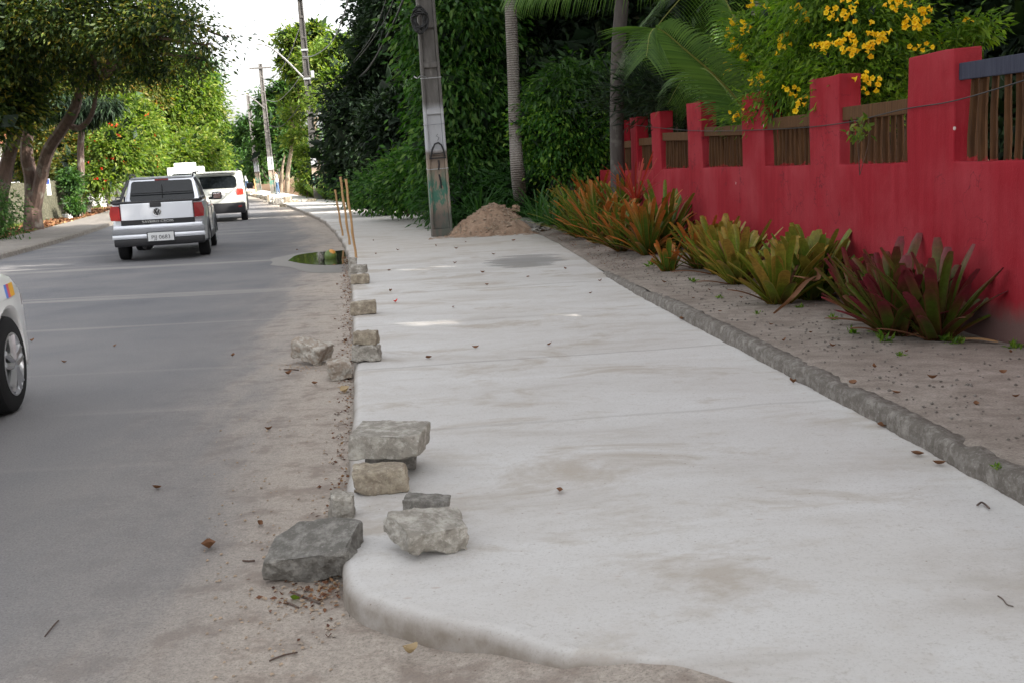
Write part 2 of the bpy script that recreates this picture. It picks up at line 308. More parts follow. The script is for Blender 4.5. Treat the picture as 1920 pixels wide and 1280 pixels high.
def fast(name, V, T, mat, parent=None, org=(0, 0, 0)):              # many triangles
    me = bpy.data.meshes.new(name); V = np.asarray(V, np.float32) - np.asarray(org, np.float32); n = len(T)
    me.vertices.add(len(V)); me.vertices.foreach_set('co', V.ravel()); me.loops.add(3*n); me.loops.foreach_set('vertex_index', np.asarray(T, np.int32).ravel())
    me.polygons.add(n); me.polygons.foreach_set('loop_start', np.arange(n, dtype=np.int32)*3); me.update(); me.validate()
    me.materials.append(M[mat]); o = bpy.data.objects.new(name, me); COL.objects.link(o)
    if parent is not None: o.parent = parent
    else: o.location = org
    return o
def empty(name, loc, label=None, cat=None, group=None, rz=0):
    o = bpy.data.objects.new(name, None); COL.objects.link(o); o.location = loc; o.rotation_euler.z = rz; o.empty_display_size = .2
    return tag(o, label, cat, group)
class MB:
    def __init__(s): s.v = []; s.f = []
    def add(s, V, Fc):
        k = len(s.v); s.v += [tuple(map(float, p)) for p in V]; s.f += [tuple(i+k for i in f) for f in Fc]; return s
    def box(s, c, d, rot=None, bev=.0):
        x, y, z = d[0]/2, d[1]/2, d[2]/2; b = min(bev, x*.9, y*.9, z*.9)
        if b <= 0:
            P = [(i*x, j*y, k*z) for i in (-1, 1) for j in (-1, 1) for k in (-1, 1)]
            Fc = [(0, 1, 3, 2), (4, 6, 7, 5), (0, 4, 5, 1), (2, 3, 7, 6), (0, 2, 6, 4), (1, 5, 7, 3)]
        else:
            bm = bmesh.new(); bmesh.ops.create_cube(bm, size=1)
            for v in bm.verts: v.co = Vector((v.co.x*2*x, v.co.y*2*y, v.co.z*2*z))
            bmesh.ops.bevel(bm, geom=bm.edges[:], offset=b, segments=2, profile=.6, affect='EDGES'); bm.verts.index_update()
            P = [tuple(v.co) for v in bm.verts]; Fc = [tuple(v.index for v in f.verts) for f in bm.faces]; bm.free()
        m = Euler(rot).to_matrix() if rot else Matrix.Identity(3)
        return s.add([m @ Vector(p)+Vector(c) for p in P], Fc)
    def tube(s, pts, rad, n=8, cap=True):
        pts = [Vector(p) for p in pts]; rad = rad if isinstance(rad, (list, tuple)) else [rad]*len(pts); V = []; Fc = []; up = None
        for i, p in enumerate(pts):
            t = (pts[min(i+1, len(pts)-1)]-pts[max(i-1, 0)]).normalized()
            if up is None: up = t.orthogonal().normalized()
            up = (up - t*up.dot(t)).normalized(); w = t.cross(up)
            V += [p + (up*math.cos(a)+w*math.sin(a))*rad[i] for a in [2*math.pi*k/n for k in range(n)]]
        for i in range(len(pts)-1):
            for k in range(n): Fc.append((i*n+k, i*n+(k+1) % n, (i+1)*n+(k+1) % n, (i+1)*n+k))
        if cap: Fc += [tuple(range(n))[::-1], tuple(range((len(pts)-1)*n, len(pts)*n))]
        return s.add(V, Fc)
    def lathe(s, prof, c=(0, 0, 0), axis='z', n=24):
        V = []; Fc = []
        for k in range(n):
            a = 2*math.pi*k/n
            for r, h in prof:
                x, y = r*math.cos(a), r*math.sin(a); V.append({'z': (x, y, h), 'x': (h, x, y), 'y': (x, h, y)}[axis])
        m = len(prof)
        for k in range(n):
            for j in range(m-1): Fc.append((k*m+j, ((k+1) % n)*m+j, ((k+1) % n)*m+j+1, k*m+j+1))
        return s.add([Vector(v)+Vector(c) for v in V], Fc)
    def poly(s, pts, y0, y1, plane='xz'):          # extruded outline
        n = len(pts); mk = {'xz': lambda p, y: (p[0], y, p[1]), 'xy': lambda p, y: (p[0], p[1], y), 'yz': lambda p, y: (y, p[0], p[1])}[plane]
        return s.add([mk(p, y0) for p in pts]+[mk(p, y1) for p in pts], [tuple(range(n)), tuple(range(2*n-1, n-1, -1))]+[(i, i+n, (i+1) % n+n, (i+1) % n) for i in range(n)])
    def out(s, name, mat, parent=None, org=(0, 0, 0), smooth=False, uv=None):
        o = raw(name, s.v, s.f, mat, parent, org, False, uv); bm = bmesh.new(); bm.from_mesh(o.data); bmesh.ops.recalc_face_normals(bm, faces=bm.faces[:])
        if smooth:
            for f in bm.faces: f.smooth = True
            for e in bm.edges:
                if len(e.link_faces) == 2 and e.calc_face_angle(0) > R(38): e.smooth = False
        bm.to_mesh(o.data); bm.free(); return o
def spline(pts, n):                                # Catmull-Rom through points
    P = [Vector(p) for p in pts]; P = [P[0]*2-P[1]]+P+[P[-1]*2-P[-2]]; o = []
    for i in range(1, len(P)-2):
        a, b, c, d = P[i-1:i+3]
        for k in range(n):
            t = k/n; o.append(.5*((2*b)+(c-a)*t+(2*a-5*b+4*c-d)*t*t+(3*b-a-3*c+d)*t**3))
    return o+[P[-2]]
def text_mesh(s, size, depth=.004):
    c = bpy.data.curves.new('t', 'FONT'); c.body = s; c.size = size; c.extrude = depth; c.align_x = 'CENTER'; c.align_y = 'CENTER'
    o = bpy.data.objects.new('t', c); COL.objects.link(o); dg = bpy.context.evaluated_depsgraph_get(); me = bpy.data.meshes.new_from_object(o.evaluated_get(dg))
    V = [tuple(v.co) for v in me.vertices]; Fc = [tuple(p.vertices) for p in me.polygons]; bpy.data.objects.remove(o); bpy.data.curves.remove(c); bpy.data.meshes.remove(me); return V, Fc

# ---------------------------------------------------------------- plan of the street
LK = [(-.60, -8), (-.60, 2.6), (-.62, 3.5), (-.74, 4.35), (-1.0, 6.56), (-1.5, 10.19), (-2.33, 15.95), (-3.38, 22.25), (-5.59, 32.93), (-9.57, 48.31), (-15.1, 68.1), (-20.6, 86.2), (-31.5, 120), (-60, 200)]
RK = [(2.3, -8), (2.12, 2.6), (1.94, 4.02), (1.80, 5.65), (1.34, 10.46), (1.14, 13.1), (.72, 19.3), (.2, 22.5), (-2.05, 30.34), (-6.92, 47.91), (-10.6, 60), (-19.2, 90), (-29, 120), (-57, 200)]
RW = [(-8, 7.3), (23, 7.2), (37, 6.9), (77, 6.0), (200, 6)]
def fx(tab, y): return float(np.interp(y, [p[1] for p in tab], [p[0] for p in tab]))
_sl = spline([(x, y, 0) for x, y in LK[2:]], 14); SLK = [(p.x, p.y) for p in _sl]; SLK = [(-.6, -8), (-.6, 2.6)] + SLK
_sr = spline([(x, y, 0) for x, y in RK[1:]], 14); SRK = [(2.3, -8)] + [(p.x, p.y) for p in _sr]
kL = lambda y: fx(SLK, y); kR = lambda y: fx(SRK, y)
wid = lambda y: float(np.interp(y, [a for a, b in RW], [b for a, b in RW]))
rnd = random.Random(7); rs = np.random.RandomState(11)
def strip(name, ys, left, right, nx, zf, mat, kind='structure', uvf=None):
    V = []; U = []; Fc = []
    for y in ys:
        a, b = left(y), right(y)
        for i in range(nx+1):
            t = i/nx; x = a+(b-a)*t; V.append((x, y, zf(x, y, t))); U.append((b-x, y) if uvf is None else uvf(x, y))
    m = nx+1
    for j in range(len(ys)-1):
        for i in range(nx): Fc.append((j*m+i, j*m+i+1, (j+1)*m+i+1, (j+1)*m+i))
    o = raw(name, V, Fc, mat, smooth=True, uv=U); tag(o, kind=kind); return o
YS = list(np.concatenate([np.arange(-8, 20, .5), np.arange(20, 60, 1.5), np.arange(60, 201, 5)]))
raw('ground', [(-900, -300, -.12), (900, -300, -.12), (900, 1500, -.12), (-900, 1500, -.12)], [(0, 1, 2, 3)], 'grass_soil')['kind'] = 'structure'
strip('road', YS, lambda y: kL(y)-wid(y), lambda y: kL(y)+.02, 6, lambda x, y, t: 0, 'road')
def apz(x, y): return .004 + .088*min(1, max(0, (x+.30)/.62))*min(1, max(0, (3.6-y)/.5)) + .012*noise.noise(Vector((x*3, y*3, 0)))*(x > -.55)
strip('dirt_shoulder', np.arange(-4, 3.7, .09), lambda y: -.598, lambda y: 4.5, 50, lambda x, y, t: apz(x, y), 'road', uvf=lambda x, y: (-.1, y))
# footway: outline, rounded edge, flat top
FR = [(2.6, 1.5), (1.5, 1.6), (.9, 2.0)] + [tuple(G(a, b, .1)[:2]) for a, b in ((1440, 1320), (1350, 1277), (1270, 1252), (1190, 1240), (1110, 1230), (1030, 1224))] + [tuple(G(a, b, c)[:2]) for a, b, c in ((940, 1219, .05), (830, 1211, .02), (740, 1196, 0), (690, 1176, 0))] + [(-.585, 3.49), (-.632, 3.60)]
fr = [(p.x+.008*noise.noise(Vector((p.x*14, 0, 3))), p.y+.014*noise.noise(Vector((p.x*11, 5, 0)))) for p in spline([(x, y, 0) for x, y in FR], 6)]
yl = [y for x, y in SLK if y > 3.72]; left = []
for a, b in zip(yl[:-1], yl[1:]):
    k = max(1, int((b-a)/.12)) if b < 20 else max(1, int((b-a)/.5))
    left += [a+(b-a)*i/k for i in range(k)]
left.append(yl[-1])
wob = lambda y: .012*noise.noise(Vector((0, y*3.1, 0)))+.006*noise.noise(Vector((2, y*11, 0)))+(min(1, max(0, (y-17)/5))*(.07*noise.noise(Vector((0, y*1.4, 7)))+.05*noise.noise(Vector((0, y*5., 7)))))
outl = fr + [(kL(y)+wob(y), y) for y in left] + [(kR(y)+.10+(0.05*noise.noise(Vector((y, 1, 1)))), y) for y in reversed(left)]
OP = np.array(outl); nn = len(OP); tg = np.roll(OP, -1, 0)-np.roll(OP, 1, 0); tg /= np.linalg.norm(tg, axis=1)[:, None]+1e-9; nin = np.stack([tg[:, 1], -tg[:, 0]], 1)
V = []; Fc = []; prof = [(0, -.03), (.002, .045), (.007, .070), (.018, .087), (.035, .096), (.06, .1)]
for off, z in prof:
    for (x, y), d in zip(OP, nin): V.append((x+d[0]*off, y+d[1]*off, z + (.004*noise.noise(Vector((x*9, y*9, z*30))) if 0 < z < .09 else 0)))
for j in range(len(prof)-1):
    for i in range(nn): Fc.append((j*nn+i, j*nn+(i+1) % nn, (j+1)*nn+(i+1) % nn, (j+1)*nn+i))
o = raw('footway', V, Fc, 'concrete', smooth=True); bm = bmesh.new(); bm.from_mesh(o.data); bm.verts.ensure_lookup_table()
fc = bm.faces.new([bm.verts[(len(prof)-1)*nn+i] for i in range(nn)]); bmesh.ops.triangulate(bm, faces=[fc]); bmesh.ops.recalc_face_normals(bm, faces=bm.faces[:])
if sum(f.normal.z*f.calc_area() for f in bm.faces) < 0: bmesh.ops.reverse_faces(bm, faces=bm.faces[:])
for f in bm.faces: f.smooth = f.calc_area() < .05 and f.normal.z < .999
bm.to_mesh(o.data); bm.free(); tag(o, kind='structure')
# old stone kerb on the wall side
V = []; Fc = []; pr = [(0, .05), (.006, .175), (.02, .196), (.06, .20), (.10, .197), (.125, .18), (.13, .05)]; ky = list(np.arange(1.2, 13.2, .035)); m = len(pr)
for j, y in enumerate(ky):
    sink = .07*max(0, (y-9.5)/3.7); seg = int(y/.62+.3*math.sin(y)); jn = .010*(rs.rand() if False else noise.noise(Vector((seg*3.7, 0, 0))))
    for i, (a, z) in enumerate(pr):
        x = kR(y)+a+jn; nz = noise.noise(Vector((a*30, y*16, z*30))); n2 = 1.6*noise.noise(Vector((a*9, y*5, z*9))); brk = .035*max(0, noise.noise(Vector((y*2.1, 3, 0)))-.12)/.5
        V.append((x+.010*nz+.012*n2, y, z-sink-(brk if z > .1 else 0)+(.016*noise.noise(Vector((a*20, y*9, 4)))+.006*nz if z > .1 else 0)))
for j in range(len(ky)-1):
    for i in range(m-1): Fc.append((j*m+i, (j+1)*m+i, (j+1)*m+i+1, j*m+i+1))
tag(raw('kerb', V, Fc, 'kerb_stone', smooth=True), kind='structure')
def dz(x, y, t):
    b = .185+.02*noise.noise(Vector((x*1.3, y*1.3, 0)))+.007*noise.noise(Vector((x*4, y*4, 0)))+.0015*noise.noise(Vector((x*9, y*9, 0)))
    if y > 11: b = b*(1-min(1, (y-11)/4))+min(1, (y-11)/4)*(.085+.13*min(1, (x-kR(y))/1.2)+.015*noise.noise(Vector((x*5, y*5, 0))))
    return b+.004-.02*(x-kR(y) < .10)
strip('dirt_strip', np.arange(.8, 24, .07), lambda y: kR(y)+.06, lambda y: max(kR(y)+.7, min(6., 4.4-.02*y)), 46, dz, 'sandy_dirt')
strip('garden_soil', np.arange(-12, 30, 1.), lambda y: 3.9-.11*max(0, y-6), lambda y: 60, 6, lambda x, y, t: .12, 'verge_soil')
strip('verge', np.arange(21, 200, .8), lambda y: kR(y)+.02, lambda y: kR(y)+40, 30, lambda x, y, t: .085+min(.35, t*40*.14)+.06*noise.noise(Vector((x*1.7, y*1.7, 0))), 'verge_soil')
lL = lambda y: kL(y)-wid(y)
strip('left_path', YS, lambda y: lL(y)-1.9, lambda y: lL(y), 3, lambda x, y, t: .10, 'old_path')
raw('left_kerb', [(lL(y)+d, y, z) for y in YS for d, z in ((-.15, .105), (0, .105), (.02, .09), (.03, -.02))], [(4*j+i, 4*j+i+1, 4*j+i+5, 4*j+i+4) for j in range(len(YS)-1) for i in range(3)], 'kerb_stone')['kind'] = 'structure'
strip('grass_verge', YS, lambda y: lL(y)-60, lambda y: lL(y)-1.9, 40, lambda x, y, t: .09+.05*noise.noise(Vector((x*.7, y*.7, 0))), 'grass_soil')
# puddle: an irregular sheet of water lying against the kerb
pp = []
for px, py in ((540, 489), (556, 479), (590, 473.5), (625, 471), (651, 470), (656, 480), (660, 492), (640, 496), (600, 497), (565, 494)):
    q = G(px, py, .006); pp.append((q[0], q[1], .006))
q = spline(pp+[pp[0]], 6)[:-1]; c = sum(q, Vector())/len(q)
raw('puddle', [c]+q, [(0, i+1, (i+1) % len(q)+1) for i in range(len(q))], 'water')['kind'] = 'structure'
def mat_mud():
    a = NM('wet_sand'); a.set(Base_Color=a.mix(a.noise(a.co(), 6, 5), (.055, .047, .04), (.12, .10, .08)), Roughness=.5); M['mud'] = a.m
mat_mud()
q2 = [(c+(p-c)*(1.45+.5*noise.noise(p*1.3))+Vector((.05, -.55, 0))) for p in q]; q2 = [Vector((min(p.x, kL(p.y)), p.y, .0035)) for p in q2]
raw('wet_sand', [Vector((c.x, c.y, .0035))]+q2, [(0, i+1, (i+1) % len(q)+1) for i in range(len(q))], 'mud')['kind'] = 'structure'

# ---------------------------------------------------------------- red wall with its wooden panels
wb = np.array([3.20, 6.93]); _g = G(1300, 470, .19); wd = np.array([_g[0]-3.20, _g[1]-6.93]); wd /= np.linalg.norm(wd); wn = np.array([wd[1], -wd[0]])     # along (away), and into the garden
def wall_s(px):                                   # distance along the wall face seen at a photo column
    best = None
    for s in np.arange(-3, 16, .01):
        p = wb+wd*s; v = np.array([p[0], p[1], 1.2])-CAM; x = 960+F*(v@_r)/(v@_f)
        if best is None or abs(x-px) < best[0]: best = (abs(x-px), s)
    return best[1]
def wall_z(s, py):
    p = wb+wd*s; lo, hi = -.5, 4
    for _ in range(40):
        z = (lo+hi)/2; v = np.array([p[0], p[1], z])-CAM; y = 640-F*(v@_u)/(v@_f)
        lo, hi = (z, hi) if y > py else (lo, z)
    return z
PIL = [(1700, 1786, 100, 304), (1518, 1573, 145, 310), (1392, 1434, 175, 312), (1290, 1317, 192, 315), (1223, 1240, 211, 318), (1184, 1196, 221, 321)]
pil = []
for a, b, ty, by in PIL:
    s0, s1 = wall_s(b), wall_s(a); pil.append((s0, s1, wall_z((s0+s1)/2, ty), wall_z(s0, by)))
pil = [(pil[0][0]-1.75, pil[0][1]-1.72, pil[0][2]+.04, pil[0][3]+.01)] + pil + [(pil[-1][0]+1.5*k, pil[-1][1]+1.5*k, pil[-1][2], pil[-1][3]) for k in (1,)]
WT = .2; rw = empty('garden_wall', (wb[0], wb[1], .15), 'rough red painted garden wall with tall square pillars and wooden panels between them', 'wall')
rw.rotation_euler.z = math.atan2(wd[1], wd[0])     # local x runs away along the wall, local -y into the garden
sA, sB = pil[0][0]-2.2, pil[-1][1]+1.6
# masonry cells (x along, z up): a solid foot with square pillars standing on it
led = lambda x: float(np.interp(x, [p[0] for p in pil], [p[3] for p in pil]))-.15
xs = [sA]+[v for p in pil for v in (p[0], p[1])]+[sB]; XL = []
for a, b in zip(xs[:-1], xs[1:]):
    k = max(1, round((b-a)/.14)); XL += [a+(b-a)*i/k for i in range(k)]
XL.append(sB); ZL = 9; ZP = 5
bm = bmesh.new(); vc = {}
def wv(i, j):
    if (i, j) not in vc:
        x = XL[i]; l = led(x); P_ = [p for p in pil if p[0]-1e-6 <= x <= p[1]+1e-6]
        z = -.35+(l+.35)*j/ZL if j <= ZL else l+(P_[0][2]-.15-l)*(j-ZL)/ZP
        vc[(i, j)] = bm.verts.new((x, 0, z))
    return vc[(i, j)]
for i in range(len(XL)-1):
    mid_ = (XL[i]+XL[i+1])/2; top_ = ZL+ZP if any(p[0] < mid_ < p[1] for p in pil) else ZL
    for j in range(top_): bm.faces.new([wv(i, j), wv(i+1, j), wv(i+1, j+1), wv(i, j+1)])
g = bmesh.ops.extrude_face_region(bm, geom=bm.faces[:])
for v in [e for e in g['geom'] if isinstance(e, bmesh.types.BMVert)]: v.co.y = -WT
bmesh.ops.recalc_face_normals(bm, faces=bm.faces[:])
bmesh.ops.bevel(bm, geom=[e for e in bm.edges if len(e.link_faces) == 2 and e.calc_face_angle(0) > 1.], offset=.013, segments=2, profile=.6, affect='EDGES')
for v in bm.verts: v.co += Vector((.007*noise.noise(v.co*5), .012*noise.noise(v.co*2.3+Vector((9, 0, 0))), .012*noise.noise(v.co*6+Vector((0, 9, 0))) if v.co.z > .2 else 0))
for f in bm.faces: f.smooth = True
me = bpy.data.meshes.new('wall_body'); bm.to_mesh(me); bm.free(); me.materials.append(M['wall'])
o = bpy.data.objects.new('wall_body', me); COL.objects.link(o); o.parent = rw
for k, (A, B) in enumerate(zip(pil[:-1], pil[1:])):
    x0, x1 = A[1], B[0]; zl = (A[3]+B[3])/2-.15; zt = [.60, .43, .43, .43, .45, .45, .45, .45, .45, .45][k]
    pan = empty('wooden_panel', (0, 0, 0)); pan.parent = rw; pan.location = (0, 0, zl)
    pan['label'] = ['panel under a bluish painted rail nearest the camera', 'panel of round pickets with a green vine climbing it'][k] if k < 2 else 'panel of dark round wooden pickets'
    b = MB().box(((x0+x1)/2, -.05, zt), (x1-x0+.05, .035, .115), (0, rnd.uniform(-.012, .012)-.01, 0), .006)
    b.out('top_rail', 'blue_rail' if k == 0 else 'rail_wood', pan)
    n = int((x1-x0)/.13)
    for i in range(n):
        x = x0+(i+.5)*(x1-x0)/n+rnd.uniform(-.016, .016); r = rnd.uniform(.024, .034); lean = rnd.uniform(-.02, .02)
        MB().tube([(x+lean*t+.005*math.sin(t*5+i), -.10+.004*math.cos(i+t*4), -.01+t*(zt-.03)) for t in (0, .3, .6, 1)], [r, r*1.03, r*.97, r*.92], 8).out('picket', 'picket_wood', pan, smooth=True)
# the thin cable sagging along the wall
wp = []
for px, py in ((1960, 140), (1800, 188), (1700, 205), (1580, 232), (1450, 243), (1300, 245), (1180, 233)):
    s = wall_s(px); p = wb+wd*s-wn*.03; wp.append((p[0], p[1], wall_z(s, py)))
tag(MB().tube(spline(wp, 8), .0045, 5).out('cable', 'cable', org=wp[0]), 'thin black cable strung along the front of the red wall pillars', 'cable')

# ---------------------------------------------------------------- foliage
def cloud(clumps, n, size, seed, asp=.42, droop=.35, twig=.34, per=26, core=0, cs=3.2, rough=.3):
    r = np.random.RandomState(seed); C = np.array([c[:3] for c in clumps]); Rr = np.array([c[3:6] for c in clumps])
    w = np.cbrt(Rr.prod(1))**2; w /= w.sum(); nt_ = max(1, n//per)
    def pts(k, lo, pw):
        i = r.choice(len(C), k, p=w); d = r.normal(size=(k, 3)); d /= np.linalg.norm(d, axis=1)[:, None]
        rad = (lo+(1-lo)*r.rand(k)**pw)*(1-rough+2*rough*r.rand(k)**1.5); return C[i]+Rr[i]*d*rad[:, None], d
    tc, td = pts(nt_, .35, .6); j = r.randint(0, nt_, n); off = r.normal(size=(n, 3))*twig*np.array([1, 1, .6]); P = tc[j]+off
    d = td[j]*.5+off/twig*.35+r.normal(size=(n, 3))*.45; d[:, 2] -= droop; L = size*(.65+.7*r.rand(n))
    if core < 0:
        core = -core; p2, d2 = pts(core, .05, .6); return blades(p2, r.normal(size=(core, 3)), size*cs*(.7+.6*r.rand(core)), asp, r)
    if core > 1e9:
        p2, d2 = pts(core, .05, .6); P = np.concatenate([P, C.mean(0)*0+p2*1.0]); d = np.concatenate([d, r.normal(size=(core, 3))]); L = np.concatenate([L, size*cs*(.7+.6*r.rand(core))])
        P[n:] = P[n:]                              # broad inner leaves fill the heart of the crown
    return blades(P, d, L, asp, r)
def blades(P, d, L, asp, r):
    k = len(P); d = d/np.linalg.norm(d, axis=1)[:, None]; q = r.normal(size=(k, 3)); q[:, 2] += 1.4; s = np.cross(d, q); s /= np.linalg.norm(s, axis=1)[:, None]+1e-9; nrm = np.cross(s, d)
    L = L[:, None]; Wd = L*asp*.5; m = P+d*L*.42
    V = np.stack([P, m-s*Wd+nrm*Wd*.35, P+d*L-nrm*L*.08, m+s*Wd+nrm*Wd*.35], 1).reshape(-1, 3); b = np.arange(k)[:, None]*4
    return V, np.concatenate([b+[0, 1, 2], b+[0, 2, 3]], 1).reshape(-1, 3)
def pc(px, py, Y, rx, rz=None, ry=None):           # an ellipsoid of leaves given by where and how large the photo shows it
    c = D(px, py, Y); k = Y/F; rz = rz or rx; return (c[0], c[1], c[2], rx*k, ry if ry else rx*k*.9, rz*k)
def plant(name, label, cat, base, clumps, n, size, leaf, bark='bark', stems=(), seed=1, group=None, limbs=True, crown='crown', tr=.1, **kw):
    base = Vector(base); t = empty(name, base, label, cat, group)
    V, T = cloud(clumps, n, size, seed, **kw); cr = fast(crown, V-np.array(base), T, leaf, t)
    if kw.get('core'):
        V, T = cloud(clumps, n, size, seed+7, **{**kw, 'core': -kw['core'], 'asp': .55}); fast('inner_foliage', V-np.array(base), T, 'leaf_dark', cr)  # dark leaves added inside each crown to block the sky
    b = MB(); rr = random.Random(seed)
    for pts, rad in stems:
        sp = spline([Vector(p)-base for p in pts], 4); k = len(sp)
        ra = [float(np.interp(i/(k-1), np.linspace(0, 1, len(rad)), rad))*(1+.06*noise.noise(Vector((i*.9, seed, 0)))) for i in range(k)]; b.tube(sp, ra, 9)
    tip = (Vector(stems[0][0][-1])-base) if stems else Vector((0, 0, .1))
    if limbs:
        for c in clumps:
            e = Vector(c[:3])-base; s0 = tip if not stems else min([Vector(p)-base for p, in [(q_,) for st in stems for q_ in st[0][len(st[0])//2:]]], key=lambda q_: (q_-e).length)
            m_ = (s0+e)/2+Vector((rr.uniform(-.3, .3), 0, rr.uniform(-.1, .4)))*(e-s0).length*.3
            b.tube(spline([s0, m_, e], 4), [tr*(1-.75*i/8) for i in range(9)], 6)
            for _ in range(3):
                e2 = e+Vector((rr.uniform(-1, 1)*c[3], rr.uniform(-1, 1)*c[4], rr.uniform(-.8, .8)*c[5]))*.8; b.tube([e, (e+e2)/2+Vector((0, 0, .05)), e2], [tr*.3, tr*.2, tr*.08], 5)
    b.out('trunk' if cat in ('tree', 'palm') else 'stem', bark, t, smooth=True); return t
def stem_px(L): return [tuple(D(px, py, Y)) for px, py, Y in L]

# --- left side of the street
b0 = G(64, 432, .1)
plant('shade_tree', 'large dark forked tree leaning over the left side of the road', 'tree', b0,
      [pc(*a) for a in ((40, 60, 31, 120, 75), (150, 20, 30, 120, 70), (245, 55, 29, 80, 56), (300, 30, 28, 56, 50), (350, 45, 27, 28, 34), (388, 85, 27, 16, 9), (425, 72, 26.5, 12, 6), (180, 120, 32, 75, 50), (60, 150, 33, 70, 40), (290, 125, 30, 60, 26), (-40, 20, 31, 110, 90), (370, 110, 28, 28, 22), (100, -90, 31, 170, 60), (300, -70, 29, 120, 50))],
      62000, .13, 'leaf_olive', stems=[(stem_px([(64, 438, 35.3), (62, 400, 35.3), (60, 340, 35.3), (50, 290, 35), (52, 230, 34.6), (45, 160, 34)]), [.36, .27, .23, .2, .17, .12]), (stem_px([(66, 390, 35.3), (78, 330, 35), (92, 280, 34.5), (118, 240, 33.8), (140, 205, 33.2), (155, 150, 32.6)]), [.2, .2, .19, .17, .16, .09]), (stem_px([(128, 235, 33.6), (150, 240, 33.4), (172, 215, 33), (185, 150, 32)]), [.1, .09, .07, .04])], seed=3, tr=.09, core=900, cs=3., twig=.30, rough=.22)
plant('shade_tree', 'dark tree at the far left edge with a leaning trunk', 'tree', G(-12, 440, .1), [pc(-40, 100, 31, 90, 80), pc(20, 200, 32, 50, 34), pc(-60, 210, 31, 80, 60)],
      16000, .18, 'leaf_olive', stems=[(stem_px([(-10, 440, 33), (2, 360, 33), (18, 290, 33), (34, 235, 32.5), (45, 180, 32)]), [.3, .24, .2, .17, .12])], seed=5, core=600, tr=.08)
t = plant('shade_tree', 'slender tree with drooping spiky leaf tufts beside the stone boundary wall', 'tree', G(146, 404, .1), [pc(a, b, 45, 17, 13) for a, b in ((140, 205), (158, 215), (125, 190), (175, 195), (200, 200), (85, 205), (100, 190))],
      5500, .42, 'leaf_dark', 'bark', stems=[(stem_px([(145, 404, 46), (146, 370, 46), (152, 330, 46), (151, 280, 46), (154, 235, 46), (150, 210, 46)]), [.24, .17, .15, .14, .12, .08])], seed=6, asp=.14, droop=1.1, twig=.18, per=22, tr=.06)
def shrub(name, label, cl, n, size, leaf, seed, base=None, group=None, cat='bush', petals=None, np_=0, ps=.12, bark='bark', tr=.04, **kw):
    cl = [pc(*a) for a in cl]; base = base or (cl[0][0], cl[0][1], .1); t = plant(name, label, cat, base, cl, n, size, leaf, bark, seed=seed, group=group, tr=tr, **kw)
    if petals:
        r = np.random.RandomState(seed+50); k = np_; C = np.array(cl)[r.randint(0, len(cl), k)]; d = r.normal(size=(k, 3)); d[:, 1] = -np.abs(d[:, 1]); d /= np.linalg.norm(d, axis=1)[:, None]
        cp = C[:, :3]+C[:, 3:]*d*1.05; P = np.repeat(cp, 6, 0)+r.normal(size=(k*6, 3))*ps*.25; V, T = blades(P, r.normal(size=(k*6, 3)), np.full(k*6, ps), .8, r); fast('blossom', V-np.array(base), T, petals, t)
    return t
shrub('flowering_shrub', 'sunlit bush dotted with red flowers beside the left verge', [(215, 285, 50, 45, 50), (250, 250, 52, 40, 46), (186, 335, 49, 24, 32), (262, 300, 54, 32, 32), (225, 215, 53, 50, 35)], 26000, .2, 'leaf_bright', 21, petals='petal_red', np_=48, ps=.11, core=500)
shrub('bush', 'shaded olive bush behind the forked tree trunk', [(100, 270, 52, 50, 45), (60, 300, 53, 40, 40), (165, 250, 54, 40, 50), (130, 320, 50, 35, 30)], 15000, .2, 'leaf_autumn', 22, core=400)
shrub('bush', 'dark low bush hanging over the stone boundary wall', [(136, 345, 45.5, 12, 26), (140, 385, 44.5, 8, 16), (130, 330, 46, 12, 16)], 3200, .15, 'leaf_mid', 23, core=60, twig=.14, rough=.1)
shrub('bush', 'small leafy bush at the lower left edge beside the leaf litter', [(-6, 395, 30, 11, 28), (-20, 380, 30, 14, 36), (-6, 425, 29.5, 11, 12)], 2600, .11, 'leaf_mid', 24)
for i, (lab, cl, n, lf) in enumerate((
    ('tall bright green tree above the pickup truck on the left', [(330, 170, 75, 50, 45), (370, 190, 75, 38, 40), (300, 210, 74, 45, 50), (345, 240, 74, 45, 40), (385, 215, 76, 25, 35)], 22000, 'leaf_bright'),
    ('yellow green rounded tree low behind the pickup truck', [(320, 300, 66, 40, 35), (365, 290, 68, 35, 35), (280, 310, 64, 25, 35), (395, 300, 72, 22, 28)], 15000, 'leaf_bright'),
    ('mid green tree whose crown meets the sky over the white van', [(380, 150, 92, 30, 35), (395, 250, 95, 22, 30), (350, 120, 90, 30, 20), (405, 290, 100, 14, 28)], 10000, 'leaf_mid'),
    ('olive green tree filling the back of the left verge', [(250, 180, 72, 60, 40), (200, 160, 70, 60, 50), (120, 190, 68, 60, 60), (40, 200, 66, 60, 70), (240, 110, 72, 60, 50), (110, 100, 70, 90, 50), (0, 100, 70, 90, 60)], 26000, 'leaf_autumn'))):
    c0 = pc(*cl[0]); shrub('roadside_tree', lab, cl, n, .3, lf, 30+i, cat='tree', group='trees along the left side of the street', core=500, cs=2.4, twig=.5)

